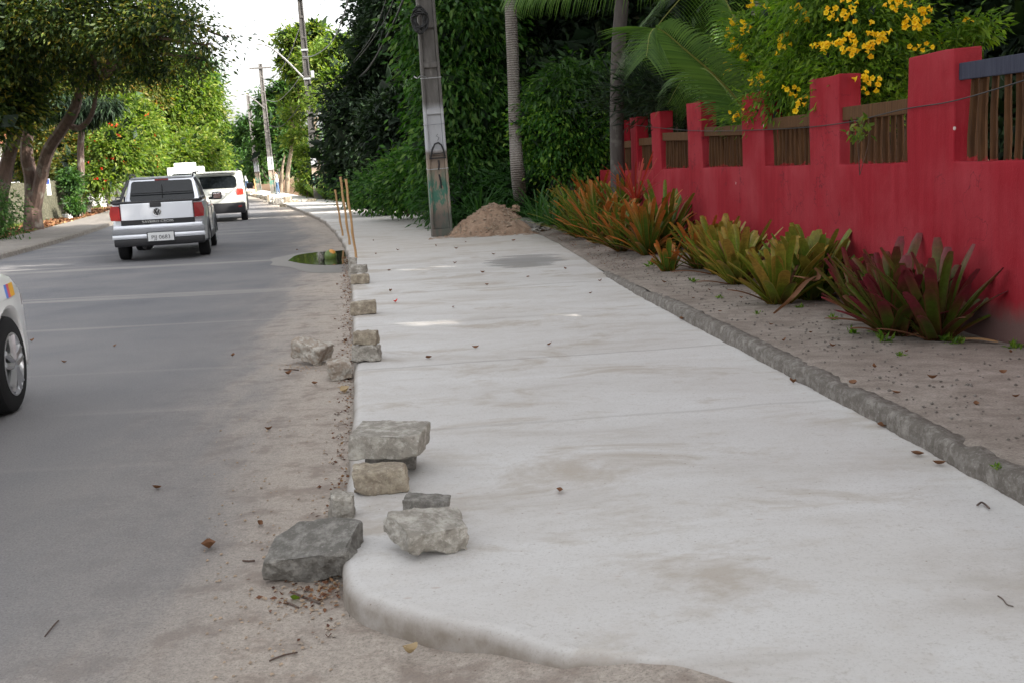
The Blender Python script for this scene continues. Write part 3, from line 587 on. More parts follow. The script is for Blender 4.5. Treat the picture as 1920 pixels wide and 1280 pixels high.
# --- right side, from near to far
def bgtree(lab, cl, n, size, lf, seed, grp='trees beyond the footway', core=700, **kw): return shrub('roadside_tree', lab, cl, n, size, lf, seed, cat='tree', group=grp, core=core, **kw)
bgtree('tall tree hung with a curtain of creeper behind the near utility pole', [(860, 60, 27, 90, 90), (870, 200, 26.5, 85, 90), (860, 320, 26, 80, 70), (900, -60, 28, 110, 80), (930, 250, 27.5, 50, 80), (940, 120, 29, 60, 90)], 60000, .2, 'leaf_creeper', 41, core=2200, asp=.36, droop=.9, twig=.3, cs=2.2)
bgtree('very dark dense tree between the near pole and the far pole', [(740, 100, 38, 70, 90), (700, 220, 38, 85, 80), (760, 250, 34, 70, 90), (720, 20, 39, 55, 60), (770, 0, 36, 60, 90), (680, 300, 40, 75, 60)], 42000, .22, 'leaf_dark', 42, core=2200)
bgtree('dark green tree arching over the footway past the near pole', [(668, 240, 46, 34, 50), (662, 320, 45, 32, 38), (640, 270, 52, 16, 40), (700, 345, 40, 44, 34)], 20000, .2, 'leaf_mid', 43, core=900)
shrub('bush', 'low dark bush along the footway edge between the two poles', [(760, 345, 29.5, 45, 38), (720, 358, 33, 45, 28), (790, 330, 28, 35, 50)], 14000, .15, 'leaf_creeper', 44, core=300)
shrub('bush', 'ferny green undergrowth just behind the earth mound', [(875, 385, 24.5, 45, 26), (930, 375, 25, 40, 34), (1000, 360, 24, 35, 40), (850, 360, 25, 30, 30)], 9000, .2, 'leaf_fern', 45, core=150, asp=.2)
bgtree('sunlit tree with a flat layered crown behind the far pole', [(552, 75, 80, 26, 16), (588, 62, 80, 22, 13), (556, 125, 80, 26, 20), (600, 118, 78, 36, 26), (625, 170, 76, 35, 30), (560, 185, 82, 22, 24)], 15000, .34, 'leaf_bright', 46, core=400, twig=.38, rough=.18)
bgtree('bright yellow green rounded tree between the far pole and the dark tree', [(650, 100, 62, 42, 30), (690, 120, 62, 35, 35), (640, 160, 60, 45, 35), (680, 190, 58, 45, 35), (610, 130, 64, 30, 30)], 20000, .28, 'leaf_bright', 47, core=600, twig=.45)
bgtree('shadowed green tree leaning behind the third utility pole', [(510, 200, 92, 26, 30), (530, 240, 90, 30, 40), (505, 260, 94, 26, 35), (550, 290, 88, 26, 40), (490, 300, 98, 24, 35), (535, 170, 92, 22, 20)], 15000, .34, 'leaf_mid', 48, core=600)
bgtree('hazy green tree at the end of the street beside the signboard', [(455, 265, 130, 26, 26), (470, 240, 128, 22, 24), (430, 260, 140, 16, 18), (480, 320, 120, 24, 30), (450, 310, 125, 26, 28), (425, 300, 140, 18, 34)], 12000, .42, 'leaf_mid', 49, core=500)
bgtree('distant pale tree closing the far end of the road', [(415, 325, 190, 20, 18), (395, 335, 200, 30, 16), (440, 335, 180, 20, 14)], 5000, .6, 'leaf_mid', 50, core=200)
shrub('bush', 'light green broad leaved bush beside the bare leaning trunk', [(570, 290, 60, 10, 22), (576, 325, 59, 8, 22), (568, 348, 60, 8, 14)], 3600, .2, 'leaf_bright', 51, twig=.15, rough=.1)
plant('slim_tree', 'thin leafy tree with a brown leaning trunk between the two poles', 'tree', G(537, 362, .1), [pc(550, 215, 66, 12, 14), pc(562, 250, 65, 10, 10), pc(548, 262, 66, 7, 8)], 1300, .28, 'leaf_bright', 'tan_bark', stems=[(stem_px([(538, 363, 66), (540, 320, 66), (546, 280, 66), (548, 235, 66), (545, 200, 66)]), [.15, .13, .11, .09, .05]), (stem_px([(527, 362, 67), (529, 320, 67), (534, 290, 67)]), [.10, .08, .05])], seed=9, tr=.06)
plant('slim_tree', 'small pale branched tree with yellow leaves behind the far pole', 'tree', D(600, 330, 52), [pc(605, 190, 52, 18, 10), pc(590, 185, 52, 10, 8), pc(625, 198, 52, 10, 8)], 700, .2, 'leaf_bright', 'tan_bark', stems=[(stem_px([(600, 330, 52), (596, 260, 52), (590, 225, 52), (606, 195, 52)]), [.09, .07, .05, .03]), (stem_px([(592, 230, 52), (602, 215, 52), (628, 205, 52)]), [.05, .04, .02])], seed=10, tr=.03)
# the deep garden behind the red wall
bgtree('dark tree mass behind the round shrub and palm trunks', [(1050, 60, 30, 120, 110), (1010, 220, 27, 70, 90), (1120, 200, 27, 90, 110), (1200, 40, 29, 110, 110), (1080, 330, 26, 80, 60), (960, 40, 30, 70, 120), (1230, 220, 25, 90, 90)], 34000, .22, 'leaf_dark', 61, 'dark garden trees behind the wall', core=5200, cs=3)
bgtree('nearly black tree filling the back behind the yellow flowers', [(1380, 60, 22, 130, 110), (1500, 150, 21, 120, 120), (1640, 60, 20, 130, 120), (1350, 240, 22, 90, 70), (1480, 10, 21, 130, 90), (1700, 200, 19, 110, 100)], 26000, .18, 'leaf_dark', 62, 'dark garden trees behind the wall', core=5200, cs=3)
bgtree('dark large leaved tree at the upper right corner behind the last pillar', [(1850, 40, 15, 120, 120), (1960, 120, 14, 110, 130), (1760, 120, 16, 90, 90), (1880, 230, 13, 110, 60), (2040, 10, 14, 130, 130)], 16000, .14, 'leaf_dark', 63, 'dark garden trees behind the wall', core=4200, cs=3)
shrub('bush', 'dim leafy bush seen between the palm trunk and the palm fronds', [(1085, 165, 23, 45, 26), (1060, 190, 22.5, 30, 22), (1125, 150, 23, 24, 20)], 5200, .2, 'leaf_mid', 64, asp=.3, droop=.8)
shrub('bush', 'grey green spiky bush just behind the small far pillars', [(1270, 165, 18, 60, 40), (1340, 170, 17, 50, 36), (1200, 180, 20, 40, 30)], 7000, .2, 'leaf_dark', 65, asp=.12, droop=-.2)
# unseen trees added outside the view to shade the footway and the wall
for i, (x, y, z, r, lab) in enumerate(((8, 1, 8.5, 3.6, 'tall broad unseen tree added for shade behind the wall nearest the camera'), (9.2, 6, 8.6, 3.8, 'broad unseen tree added for shade between the two tallest by the wall'), (9.5, 12, 9, 3.8, 'tall unseen tree added for shade above the upper right corner of the wall'), (8, -6, 8, 3.6, 'tall unseen tree added for shade behind the camera'), (6.2, 17.5, 10.5, 3.4, 'tall unseen tree added for shade above the palm fronds'), (4, 26, 10.5, 3.0, 'tall unseen crown added for shade above the creeper covered tree'), (7.5, -11, 8, 3.6, 'unseen tree added for shade farthest behind the camera'), (9.3, -2.6, 8.2, 3.6, 'unseen tree added for shade level with the camera'), (5.5, 22, 10.8, 3, 'tall unseen tree added for shade over the end of the wall'))):
    plant('added_shade_tree', lab, 'tree', (x, y, .1), [(x, y, z+.6, r, r, 2.3), (x+1.5, y+1.6, z-2.3, r*.8, r*.8, 1.9), (x-.4, y-2, z+1, r*.7, r*.7, 1.6), (x+.8, y, z-3.8, r*.75, r*.8, 1.6)], 9000, .36, 'leaf_dark', stems=[([(x, y, 0), (x+.1, y, 2.5), (x, y+.2, z-1)], [.25, .2, .12])], seed=70+i, core=2600, cs=2.6, group='unseen trees added to shade the foreground')

wx = lambda y: float(wb[0]+wd[0]/wd[1]*(y-wb[1]))
# round shrub with lime tips
shrub('round_shrub', 'rounded shrub with lime green new leaves before the end of the red wall', [(1050, 245, 22.6, 78, 60), (1012, 235, 22.8, 36, 42), (1105, 260, 22.6, 46, 52), (1045, 190, 22.6, 46, 26), (1022, 285, 22.8, 36, 30), (1060, 315, 22.6, 40, 30)], 19000, .10, 'leaf_ficus', 81, base=tuple(G(1085, 422, .15)), asp=.5, droop=.7, twig=.16, core=900, cs=2.5)
# ---------------------------------------------------------------- palms
def frond(mid, n, ll, seed, hang=.55, w=.022, drop=.0):      # mid: 3-D points of the midrib; two combs of narrow leaflets
    n = int(n*1.5); sp = spline(mid, 8); r = random.Random(seed); V = []; T = []; rib = MB().tube(sp, [.016*(1-.85*i/(len(sp)-1)) for i in range(len(sp))], 6); k = len(sp)
    for i in range(n):
        t = (i+.5)/n*(k-1); a = int(t); p = sp[a].lerp(sp[min(a+1, k-1)], t-a); tg = (sp[min(a+1, k-1)]-sp[a]).normalized(); u = t/(k-1)
        L = ll*(.55+.6*math.sin(math.pi*min(1, u*.85+.12)))*r.uniform(.9, 1.06); side = tg.cross(Vector((0, 0, 1))).normalized()
        for s in (-1, 1):
            d = (side*s*.85+tg*(.35+.55*u)+Vector((0, 0, .18-hang*.3))).normalized(); P = [p]; dd = d.copy(); q = p.copy()
            for m_ in range(4):
                dd = (dd+Vector((0, 0, -hang*(.22+.12*m_)))).normalized(); q = q+dd*L/4; P.append(q.copy())
            wn_ = dd.cross(side).normalized() if abs(dd.dot(side)) < .95 else tg; b = len(V)
            for j, (q, ww) in enumerate(zip(P, (.35, 1, .9, .6, .05))): o_ = tg*w*ww*.5+Vector((0, 0, w*.15*ww)); V += [q-o_, q+o_]
            for j in range(4): T += [(b+2*j, b+2*j+1, b+2*j+3), (b+2*j, b+2*j+3, b+2*j+2)]
    return V, T, rib
def palm(name, label, base, trunk, rad, fronds, seed, bark='palm_bark', crown=None):
    t = empty(name, base, label, 'palm'); B = Vector(base); MB().tube(spline([Vector(p)-B for p in trunk], 8), rad_list(rad, (len(trunk)-1)*8+1), 14).out('trunk', bark, t, smooth=True)
    for i, (mid, n, ll, hang) in enumerate(fronds):
        V, T, rib = frond([Vector(p)-B for p in mid], n, ll, seed+i, hang); f = fast('frond', V, T, 'palm_leaf', t); rib.out('midrib', 'rib_green', f)
    return t
def rad_list(rad, n): return [float(np.interp(i/(n-1), np.linspace(0, 1, len(rad)), rad)) for i in range(n)]
def top_fronds(top, n, L, seed):
    r = random.Random(seed); o = []
    for i in range(n):
        a = i*2.4+r.uniform(-.2, .2); e = r.uniform(.1, .7); d = Vector((math.cos(a), math.sin(a), 0)); T = Vector(top); o.append(([T, T+d*L*.3+Vector((0, 0, L*e*.3)), T+d*L*.65+Vector((0, 0, L*(e*.3-.05))), T+d*L*.95+Vector((0, 0, L*(e*.2-.35)))], 36, .55, .8))
    return o
tr1 = stem_px([(980, 405, 22.4), (971, 330, 22.4), (966, 250, 22.4), (962, 120, 22.4), (957, 0, 22.4), (955, -120, 22.4), (960, -330, 22.4)])
palm('coconut_palm', 'slender pale palm trunk rising behind the earth mound', tuple(G(980, 408, .2)), [tuple(G(980, 408, .2))]+tr1[1:], [.16, .125, .12, .115], top_fronds(tr1[-1], 11, 3.2, 5), 100)
tr2 = stem_px([(1160, 400, 18.5), (1158, 320, 18.5), (1157, 200, 18.5), (1160, 80, 18.5), (1166, 0, 18.5), (1170, -140, 18.5), (1180, -330, 18.5)])
palm('coconut_palm', 'dark palm trunk standing in front of the far end of the red wall', (tr2[0][0], tr2[0][1], .15), [(tr2[0][0], tr2[0][1], .1)]+tr2[1:], [.125, .118, .113, .108], top_fronds(tr2[-1], 11, 3.0, 8), 120, 'dark_bark')
Q = lambda L: [tuple(D(a, b, c)) for a, b, c in L]
tr3 = stem_px([(1440, 330, 13.6), (1440, 200, 13.6), (1430, 60, 13.6), (1422, -30, 13.6), (1420, -170, 13.6)])
palm('coconut_palm', 'palm behind the yellow flowers with long fronds arching to the left', (tr3[0][0], tr3[0][1], .12), [(tr3[0][0], tr3[0][1], .1)]+tr3[1:], [.13, .12, .11, .10],
     [(Q([(1420, -170, 13.6), (1330, -120, 12.5), (1200, -95, 12.8), (1090, -70, 13), (990, -35, 13.2)]), 62, .95, .75),
      (Q([(1420, -165, 13.6), (1330, -60, 15), (1240, 40, 16.6), (1180, 130, 18)]), 50, .8, .6),
      (Q([(1420, -165, 13.6), (1370, -20, 14.6), (1330, 90, 15.2), (1310, 190, 15.6)]), 50, .8, .5),
      (Q([(1420, -165, 13.6), (1500, -150, 12.2), (1600, -100, 12)]), 44, .8, .8), (Q([(1420, -165, 13.6), (1440, -260, 13), (1500, -330, 14)]), 40, .8, .8)], 140)
yb = D(1425, 262, 13.3)
palm('young_palm', 'young palm behind the wall with bright arching fronds above the small far pillars', (yb[0], yb[1], .12), [(yb[0], yb[1], .1), (yb[0], yb[1], .8), tuple(yb)], [.1, .09, .05],
     [(Q([(1425, 262, 13.3), (1385, 192, 12.9), (1340, 142, 12.5), (1290, 98, 12.1), (1240, 57, 11.8), (1220, 62, 11.7), (1212, 106, 11.6)]), 70, .62, .30),
      (Q([(1425, 262, 13.3), (1400, 120, 13.4), (1370, 20, 13.5), (1310, -60, 13.6), (1240, -60, 13.8)]), 56, .7, .7),
      (Q([(1425, 262, 13.3), (1370, 180, 14), (1320, 130, 15), (1280, 150, 16), (1250, 200, 16.5)]), 50, .5, .5),
      (Q([(1425, 262, 13.3), (1440, 120, 13.8), (1470, 20, 14.2), (1520, -20, 14.8)]), 50, .6, .6)], 170)
# ---------------------------------------------------------------- yellow trumpet shrub behind the wall
tc = [(1450, 60, 10.8, 70, 55), (1540, 60, 10.6, 75, 60), (1630, 50, 10.4, 70, 60), (1680, 60, 10.3, 34, 46), (1420, 110, 11, 45, 40), (1500, 140, 10.6, 75, 50), (1600, 140, 10.4, 70, 50), (1670, 130, 10.3, 50, 45), (1560, 0, 10.6, 110, 40), (1480, 190, 10.8, 60, 30), (1450, 210, 11, 40, 25), (1620, 190, 10.3, 60, 30), (1390, 215, 11.2, 22, 14)]
tb = G(1560, 520, .12); tb = (D(1560, 100, 11.2)[0], 11.2, .12); wY = lambda px: 3.86/((px-960)/2036+.095)
tcl = [pc(a[0], a[1], max(a[2], wY(a[0])+.75), *a[3:]) for a in tc]
tree_ = plant('trumpet_shrub', 'tall shrub with clusters of yellow trumpet flowers behind the red wall', 'shrub', tb, tcl, 24000, .085, 'leaf_tecoma', 'bark', seed=90, asp=.26, droop=.45, twig=.13, tr=.014, per=20, core=500, cs=1.6, rough=.2)
FL = [(1372, 65), (1380, 90), (1366, 125), (1398, 52), (1412, 150), (1425, 145), (1375, 42), (1470, 70), (1465, 90), (1510, 30), (1535, 92), (1548, 88), (1560, 30), (1590, 30), (1580, 80), (1595, 75), (1598, 92), (1632, 95), (1640, 65), (1655, 68), (1690, 5), (1700, 48), (1712, 45), (1680, 8), (1700, 2), (1730, 20), (1728, 50), (1725, 88), (1620, 155), (1636, 152), (1500, 196), (1405, 5), (1440, 4), (1396, 108), (1480, 165), (1378, 215), (1590, 4), (1492, 10)]
fb = MB(); fr_ = random.Random(3)
def trumpet(b, p, d, s):
    d = d.normalized(); u = d.orthogonal().normalized(); w = d.cross(u); V = []; rg = [(.0, .10), (.45, .22), (.8, .34), (1., .62)]
    for h, r in rg:
        for k in range(10):
            a = 2*math.pi*k/10; rr = r*(1+(.28 if k % 2 == 0 and h == 1. else 0)); V.append(p+d*s*h+(u*math.cos(a)+w*math.sin(a))*s*rr)
    b.add(V, [(j*10+k, j*10+(k+1) % 10, (j+1)*10+(k+1) % 10, (j+1)*10+k) for j in range(3) for k in range(10)])
for px, py in FL:
    c = Vector(D(px, py, max(10.4, wY(px)+.75)-fr_.uniform(.75, .95)-(.35 if px < 1510 else 0))); b = MB()
    for _ in range(fr_.randint(5, 9)):
        dd = Vector((fr_.gauss(0, 1), -abs(fr_.gauss(.6, .6)), fr_.gauss(0, .7))); trumpet(b, c+Vector([fr_.gauss(0, .035) for _ in range(3)])-Vector(tb), dd, fr_.uniform(.028, .040))
    b.out('flower_cluster', 'petal_yellow', tree_)
shrub('trumpet_shrub', 'leafy arching branch with one yellow flower at the upper right', [(1790, 75, 10.5, 32, 14), (1830, 50, 10.4, 32, 18), (1765, 90, 10.6, 18, 10)], 900, .09, 'leaf_tecoma', 91, base=(D(1800, 300, 10.5)[0], 10.5, .12), petals='petal_yellow', np_=2, ps=.05, asp=.3, twig=.1, tr=.012)
shrub('climbing_vine', 'small bright vine climbing the second wooden wall panel', [(1612, 250, 8.9, 14, 10), (1625, 205, 8.9, 10, 5), (1608, 235, 8.85, 9, 8)], 40, .075, 'leaf_bright', 92, base=(D(1612, 300, 8.95)[0], 8.95, 1.15), cat='vine', asp=.6, twig=.05, per=5, tr=.003)

# ---------------------------------------------------------------- utility poles
def tap(b, x0, x1, X0, X1, z0, z1, y0, y1):         # a board tapering upwards, outline in x-z
    b.poly([(x0, z0), (x1, z0), (X1, z1), (X0, z1)], y0, y1)
def pole(label, base, top, H, w0=.40, w1=.22, rz=.2, bars=(), mat='pole', group='concrete utility poles along the footway'):
    d = (Vector(top)-Vector(base)).normalized(); t = empty('utility_pole', base, label, 'pole', group)
    t.rotation_mode = 'QUATERNION'; t.rotation_quaternion = d.to_track_quat('Z', 'Y') @ Euler((0, 0, 0)).to_quaternion()
    q = Matrix((Vector((0, 1, 0)).cross(d).normalized(), d.cross(Vector((0, 1, 0)).cross(d).normalized()), d)).transposed()
    t.rotation_quaternion = (q @ Matrix.Rotation(rz, 3, 'Z')).to_quaternion()
    b = MB(); dp = .62; w = lambda z: w0+(w1-w0)*z/H
    for z0, z1 in [(-.2, .16)]: tap(b, -w(0)/2, w(0)/2, -w(.16)/2, w(.16)/2, -.2, .16, -w0*dp/2, w0*dp/2)
    f = .052
    for s in (-1, 1):
        a = [(s*w(0)/2, s*(w(0)/2-f)), (s*w(H)/2, s*(w(H)/2-f))]
        tap(b, a[0][0], a[0][1], a[1][0], a[1][1], .16, H, -w0*dp/2, w0*dp/2)
    tap(b, -w(0)/2+f, w(0)/2-f, -w(H)/2+f, w(H)/2-f, .16, H, -w0*dp/2+.055, w0*dp/2-.055)
    for z in bars: b.box((0, 0, z), (w(z)-2*f, w0*dp-.012, .11))
    o = b.out('shaft', mat, t); m = o.modifiers.new('b', 'BEVEL'); m.width = .012; m.segments = 2
    return t, w, w0*dp/2
P1 = tuple(G(829, 443, .1)); t, w, hd = pole('big weathered concrete pole with whitewashed band and black spray paint beside the earth mound', P1, tuple(D(797, 0, 21.5)), 10.5, .42, .24, .16, (1.67, 2.45, 3.33, 4.07, 5, 6, 7, 8, 9))
for z, mt in ((1.34, 'steel'), (2.2, 'grey_cable'), (3.08, 'steel')):
    ww = w(z)/2+.006; MB().tube([(-ww, -hd-.006, z), (ww, -hd-.006, z+.01), (ww, hd+.006, z+.01), (-ww, hd+.006, z), (-ww, -hd-.006, z)], .007, 6).out('steel_band', mt, t)
b = MB()
zg = lambda py: (443-py)/94.6
def stroke(pts, r=.016): b.tube([((px-cx_(py))/94.6, -hd-.004, zg(py)) for px, py in pts], r, 6)
cx_ = lambda py: 829-(443-py)*32/443
stroke([(806, 296), (809, 280), (814, 270), (820, 268), (826, 272), (830, 282), (833, 294)]); stroke([(804, 296), (815, 296), (835, 296)], .014)
stroke([(807, 288), (831, 287)], .008); stroke([(821, 300), (822, 308), (821, 318)]); stroke([(822, 326), (825, 340), (826, 352)]); stroke([(819, 252), (817, 256), (822, 259), (819, 264)], .005)
b.out('graffiti', 'graffiti', t)
cb = MB(); rc = random.Random(4); c0 = Vector(D(787, 38, 21.1))
for i in range(26):
    a0 = rc.uniform(0, 6.28); rx, rz_ = rc.uniform(.06, .17), rc.uniform(.10, .26); tl = rc.uniform(-.5, .5)
    cb.tube([c0+Vector((rx*math.cos(a0+k*.52)+rc.gauss(0, .006), tl*rx*math.sin(a0+k*.52)+rc.gauss(0, .02), rz_*math.sin(a0+k*.52))) for k in range(11)], .011, 5)
tag(cb.out('cable_coil', 'cable', org=tuple(c0)), 'tangled black coil of cable tied to the big pole', 'cable')
tag(MB().tube(spline([D(799, 146, 21.2), D(790, 143, 21), D(782, 147, 20.8), D(776, 144, 20.8)], 5), .012, 6).out('hook', 'steel', org=tuple(D(799, 146, 21.2))), 'small white hook sticking out of the big pole', 'hook')
def lamp_arm(t, pts, r=.035):
    inv = t.matrix_basis.inverted(); L = [inv @ Vector(p) for p in pts]; MB().tube(spline(L, 6), r, 8).out('lamp_arm', 'steel', t, smooth=True)
    e = L[-1]; d = (L[-1]-L[-2]).normalized(); b = MB(); b.tube([e-d*.1, e+d*.1, e+d*.4, e+d*.62], [.05, .12, .13, .05], 10); b.out('lamp_head', 'white_paint', t, smooth=True)
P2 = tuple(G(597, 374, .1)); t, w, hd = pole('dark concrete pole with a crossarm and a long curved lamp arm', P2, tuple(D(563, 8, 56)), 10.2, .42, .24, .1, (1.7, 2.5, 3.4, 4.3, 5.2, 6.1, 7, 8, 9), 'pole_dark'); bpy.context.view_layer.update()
t.matrix_basis  # rotation is set above
def mb(t): return Matrix.LocRotScale(t.location, t.rotation_quaternion, (1, 1, 1))
def arm2(t, pts, r):
    inv = mb(t).inverted(); L = [inv @ Vector(p) for p in pts]; MB().tube(spline(L, 6), r, 8).out('lamp_arm', 'steel', t, smooth=True)
    e = L[-1]; d = (L[-1]-L[-2]).normalized(); MB().tube([e-d*.1, e+d*.1, e+d*.4, e+d*.62], [.05, .12, .13, .05], 10).out('lamp_head', 'white_paint', t, smooth=True)
arm2(t, [D(568, 145, 55.8), D(535, 112, 55), D(505, 88, 54), D(488, 83, 53.5), D(478, 84, 53)], .045)
b = MB(); b.box((0, -.16, 9.9), (2.3, .1, .12)); b.out('crossarm', 'pole', t)
for x in (-1.05, -.55, .55, 1.05): MB().lathe([(0, 0), (.05, .0), (.035, .04), (.07, .07), (.04, .11), (.06, .15), (.0, .2)], (x, -.16, 9.97), n=12).out('insulator', 'porcelain', t, smooth=True)
b = MB()
for z in (6.0, 7.4): MB().box((0, 0, z), (w(z)+.05, hd*2+.04, .09)).out('clamp', 'steel', t)
MB().box((.28, -.05, 6.2), (.16, .2, .35), bev=.02).out('junction_box', 'steel', t)
P3 = tuple(G(513, 364, .1)); t, w, hd = pole('grey concrete pole leaning left behind the man in white', P3, tuple(D(489, 132, 77)), 8.9, .40, .24, .1, (1.7, 2.5, 3.4, 4.3, 5.2, 6.1, 7, 8))
arm2(t, [D(497, 205, 77), D(480, 190, 76), D(462, 178, 75), D(450, 178, 75)], .045); b = MB(); b.box((0, -.15, 8.6), (1.5, .1, .1)); b.out('crossarm', 'pole', t)
P4 = tuple(G(486, 358, .1)); t, w, hd = pole('concrete pole carrying a faded signboard at the end of the footway', P4, tuple(D(466, 190, 98)), 9, .44, .26, .1, (1.7, 2.6, 3.5, 4.5, 5.5, 6.5, 7.5))
c = Vector(D(480, 295, 97.4)); sb = MB().box((0, 0, 0), (.72, .05, .98), (0, .05, 0), .01).out('signboard', 'board_old', org=(0, 0, 0)); sb.location = c; tag(sb, 'faded blank rectangular board fixed to the far pole', 'sign')
P5 = tuple(G(431, 349.5, .1)); P5 = (P5[0], P5[1], .1); Y5 = P5[1]; t, w, hd = pole('most distant pole with two lamp arms and a white transformer can', P5, tuple(D(428, 262, Y5)), .055*Y5*.9, .4, .24, 0, (2, 3, 4), group=None)
arm2(t, [D(429, 262, Y5), D(440, 252, Y5), D(434, 249, Y5-1), D(428, 250, Y5-1)], .07); arm2(t, [D(429, 268, Y5), D(424, 258, Y5-1), D(419, 258, Y5-1)], .07)
MB().lathe([(0, 0), (.34, 0), (.34, 1.1), (.2, 1.2), (0, 1.2)], tuple(mb(t).inverted() @ Vector(D(432, 288, Y5-.6))), n=16).out('transformer', 'white_paint', t, smooth=True)
# overhead lines hung between the poles
def wire(lab, pts, r=.018, m='cable'):
    sp = spline(pts, 10); o = MB().tube(sp, r, 5).out('overhead_wire', m, org=tuple(sp[0])); tag(o, lab, 'wire', 'overhead wires between the poles')
wire('upper wire swooping from the far pole up out of the view', [D(567, 107, 56), D(590, 104, 48), D(625, 75, 38), D(655, -10, 28), D(668, -120, 22)], .02, 'grey_cable')
wire('thin middle wire running from the far pole to the big near pole', [D(574, 170, 56), D(610, 160, 47), D(660, 122, 38), D(715, 50, 29), D(760, -60, 22)], .014)
wire('thick sagging bundle of wires between the far pole and the big near pole', [D(574, 172, 56), D(620, 176, 46), D(680, 140, 36), D(730, 60, 28), D(780, -60, 21.8)], .03)
wire('thin lower wire between the two nearer poles', [D(575, 168, 56), D(625, 150, 44), D(690, 80, 33), D(735, -30, 24)], .012)
wire('upper wire sagging from the third pole to the second pole', [D(491, 150, 77), D(515, 142, 70), D(540, 110, 63), D(563, 50, 56.2)], .02, 'grey_cable')
wire('middle wire sagging between the third and second poles', [D(497, 188, 77), D(520, 190, 70), D(545, 168, 62), D(573, 130, 56)], .02, 'grey_cable')
wire('lowest wire sagging between the third and second poles', [D(504, 236, 77), D(525, 238, 69), D(550, 215, 61), D(575, 172, 56)], .025)
wire('thin wire crossing the sky beside the top of the far pole', [D(563, 15, 56), D(580, 17, 50), D(600, 10, 42), D(618, -10, 34)], .01)
wire('wire leaving the crossarm towards the left trees', [D(563, 14, 56), D(548, 25, 62), D(541, 40, 70), D(530, 60, 76)], .01)

# ---------------------------------------------------------------- stakes
def stake(lab, p0, p1, r, m='bamboo', grp='bamboo stakes on the kerb'):
    a, b_ = Vector(p0), Vector(p1); n = 9; o = MB().tube([a.lerp(b_, i/n)+Vector((.006*math.sin(i*1.7), 0, 0)) for i in range(n+1)], [r*(1.12 if i % 3 == 0 else .95) for i in range(n+1)], 7).out('stake', m, org=p0, smooth=True)
    tag(o, lab, 'stake', grp)
g = tuple(G(643, 444, .08)); stake('shortest and leftmost of the three bamboo stakes by the kerb', g, tuple(D(628, 356, g[1])), .022)
g = tuple(G(656, 461, .08)); stake('middle one of the three tall bamboo stakes by the kerb', g, tuple(D(638, 332, g[1])), .022)
g = tuple(G(668, 487, .08)); stake('tallest bamboo stake standing behind the small stack of three stones', g, tuple(D(648, 336, g[1])), .02)
g = tuple(G(481, 362.5, .08)); stake('short pale stake near the signboard pole', g, tuple(D(476, 336, g[1])), .05)
g = tuple(G(517, 379, .08)); stake('thin pale rod standing left of the square far block', g, tuple(D(515, 361, g[1])), .015, 'steel', None)
g = tuple(G(526, 380, .08)); stake('thin pale rod standing just beside the square far block', g, tuple(D(529, 358, g[1])), .015, 'steel', None)

# ---------------------------------------------------------------- stones
def rock(lab, c, d, mat, seed, rot=(0, 0, 0), rough=.035, cut=5, name='stone', group=None, sub=4, slab=False, boxy=.5):
    r = random.Random(seed); bm = bmesh.new(); pts = []
    for sx in (-1, 1):
        for sy in (-1, 1):
            for sz in (-1, 1):
                j = lambda: 1-r.random()*(.32*(1-boxy))
                pts.append(Vector((sx*j()*.5, sy*j()*.5, sz*(1-r.random()*.12*(1-boxy))*.5)))
    for _ in range(cut):                              # knocked-off corners
        a = r.choice(pts); i = pts.index(a); k = r.uniform(.12, .34)
        pts.pop(i); pts += [a-Vector((math.copysign(k, a.x), 0, 0)), a-Vector((0, math.copysign(k, a.y), 0)), a-Vector((0, 0, math.copysign(k*.8, a.z)))]
    for p in pts: bm.verts.new((p.x*d[0], p.y*d[1], p.z*d[2]))
    g = bmesh.ops.convex_hull(bm, input=bm.verts[:]); bmesh.ops.delete(bm, geom=[v for v in bm.verts if not v.link_faces], context='VERTS')
    bmesh.ops.bevel(bm, geom=bm.edges[:], offset=min(d)*.045, segments=1, profile=.5, affect='EDGES')
    bmesh.ops.triangulate(bm, faces=bm.faces[:])
    el = max(d)/17
    for _ in range(5):
        le = [e for e in bm.edges if e.calc_length() > el]
        if not le or len(bm.verts) > 4500: break
        bmesh.ops.subdivide_edges(bm, edges=le, cuts=1); bmesh.ops.triangulate(bm, faces=[f for f in bm.faces if len(f.verts) > 3])
    bm.normal_update(); k = rough*max(d); off = Vector((seed*3.1, seed*1.7, 0)); sc = 1/max(d)
    for v in bm.verts:
        n_ = noise.fractal(v.co*sc*2.6+off, 1.0, 2.0, 5); top = slab and v.normal.z > .8
        v.co += v.normal*(n_*k*(.25 if top else 1.)) - v.normal*k*.6*abs(noise.noise(v.co*sc*6+off))*(0 if top else 1)
    me = bpy.data.meshes.new(name); bm.to_mesh(me); bm.free(); me.materials.append(M[mat])
    o = bpy.data.objects.new(name, me); COL.objects.link(o); o.location = c; o.rotation_euler = rot
    z0 = min((o.rotation_euler.to_matrix() @ v.co).z for v in me.vertices); o.location.z = c[2]-z0-.004
    return tag(o, lab, 'stone', group)
def at(px, Y, z): p = D(px, 640, Y); return (p[0], Y, z)
rock('broad flat grey slab topping the stack near the kerb corner', at(718, 4.90, .198), (.335, .30, .112), 'grey_stone', 3, (.02, .03, -.12), .03, 3, 'stone_slab', slab=True, boxy=.75)
rock('dark squat block under the broad flat slab', at(716, 5.0, .1), (.25, .2, .10), 'dark_stone', 8, (0, 0, .1), .035, 2, 'stone_block')
rock('tan elongated stone leaning at the front of the slab stack', at(695, 4.62, .1), (.245, .13, .115), 'tan_stone', 12, (.1, -.04, .12), .06, 6)
rock('small dark brick shaped stone behind the rough rock on the footway', at(780, 4.20, .105), (.195, .12, .085), 'dark_stone', 15, (0, .08, -.1), .04, 3)
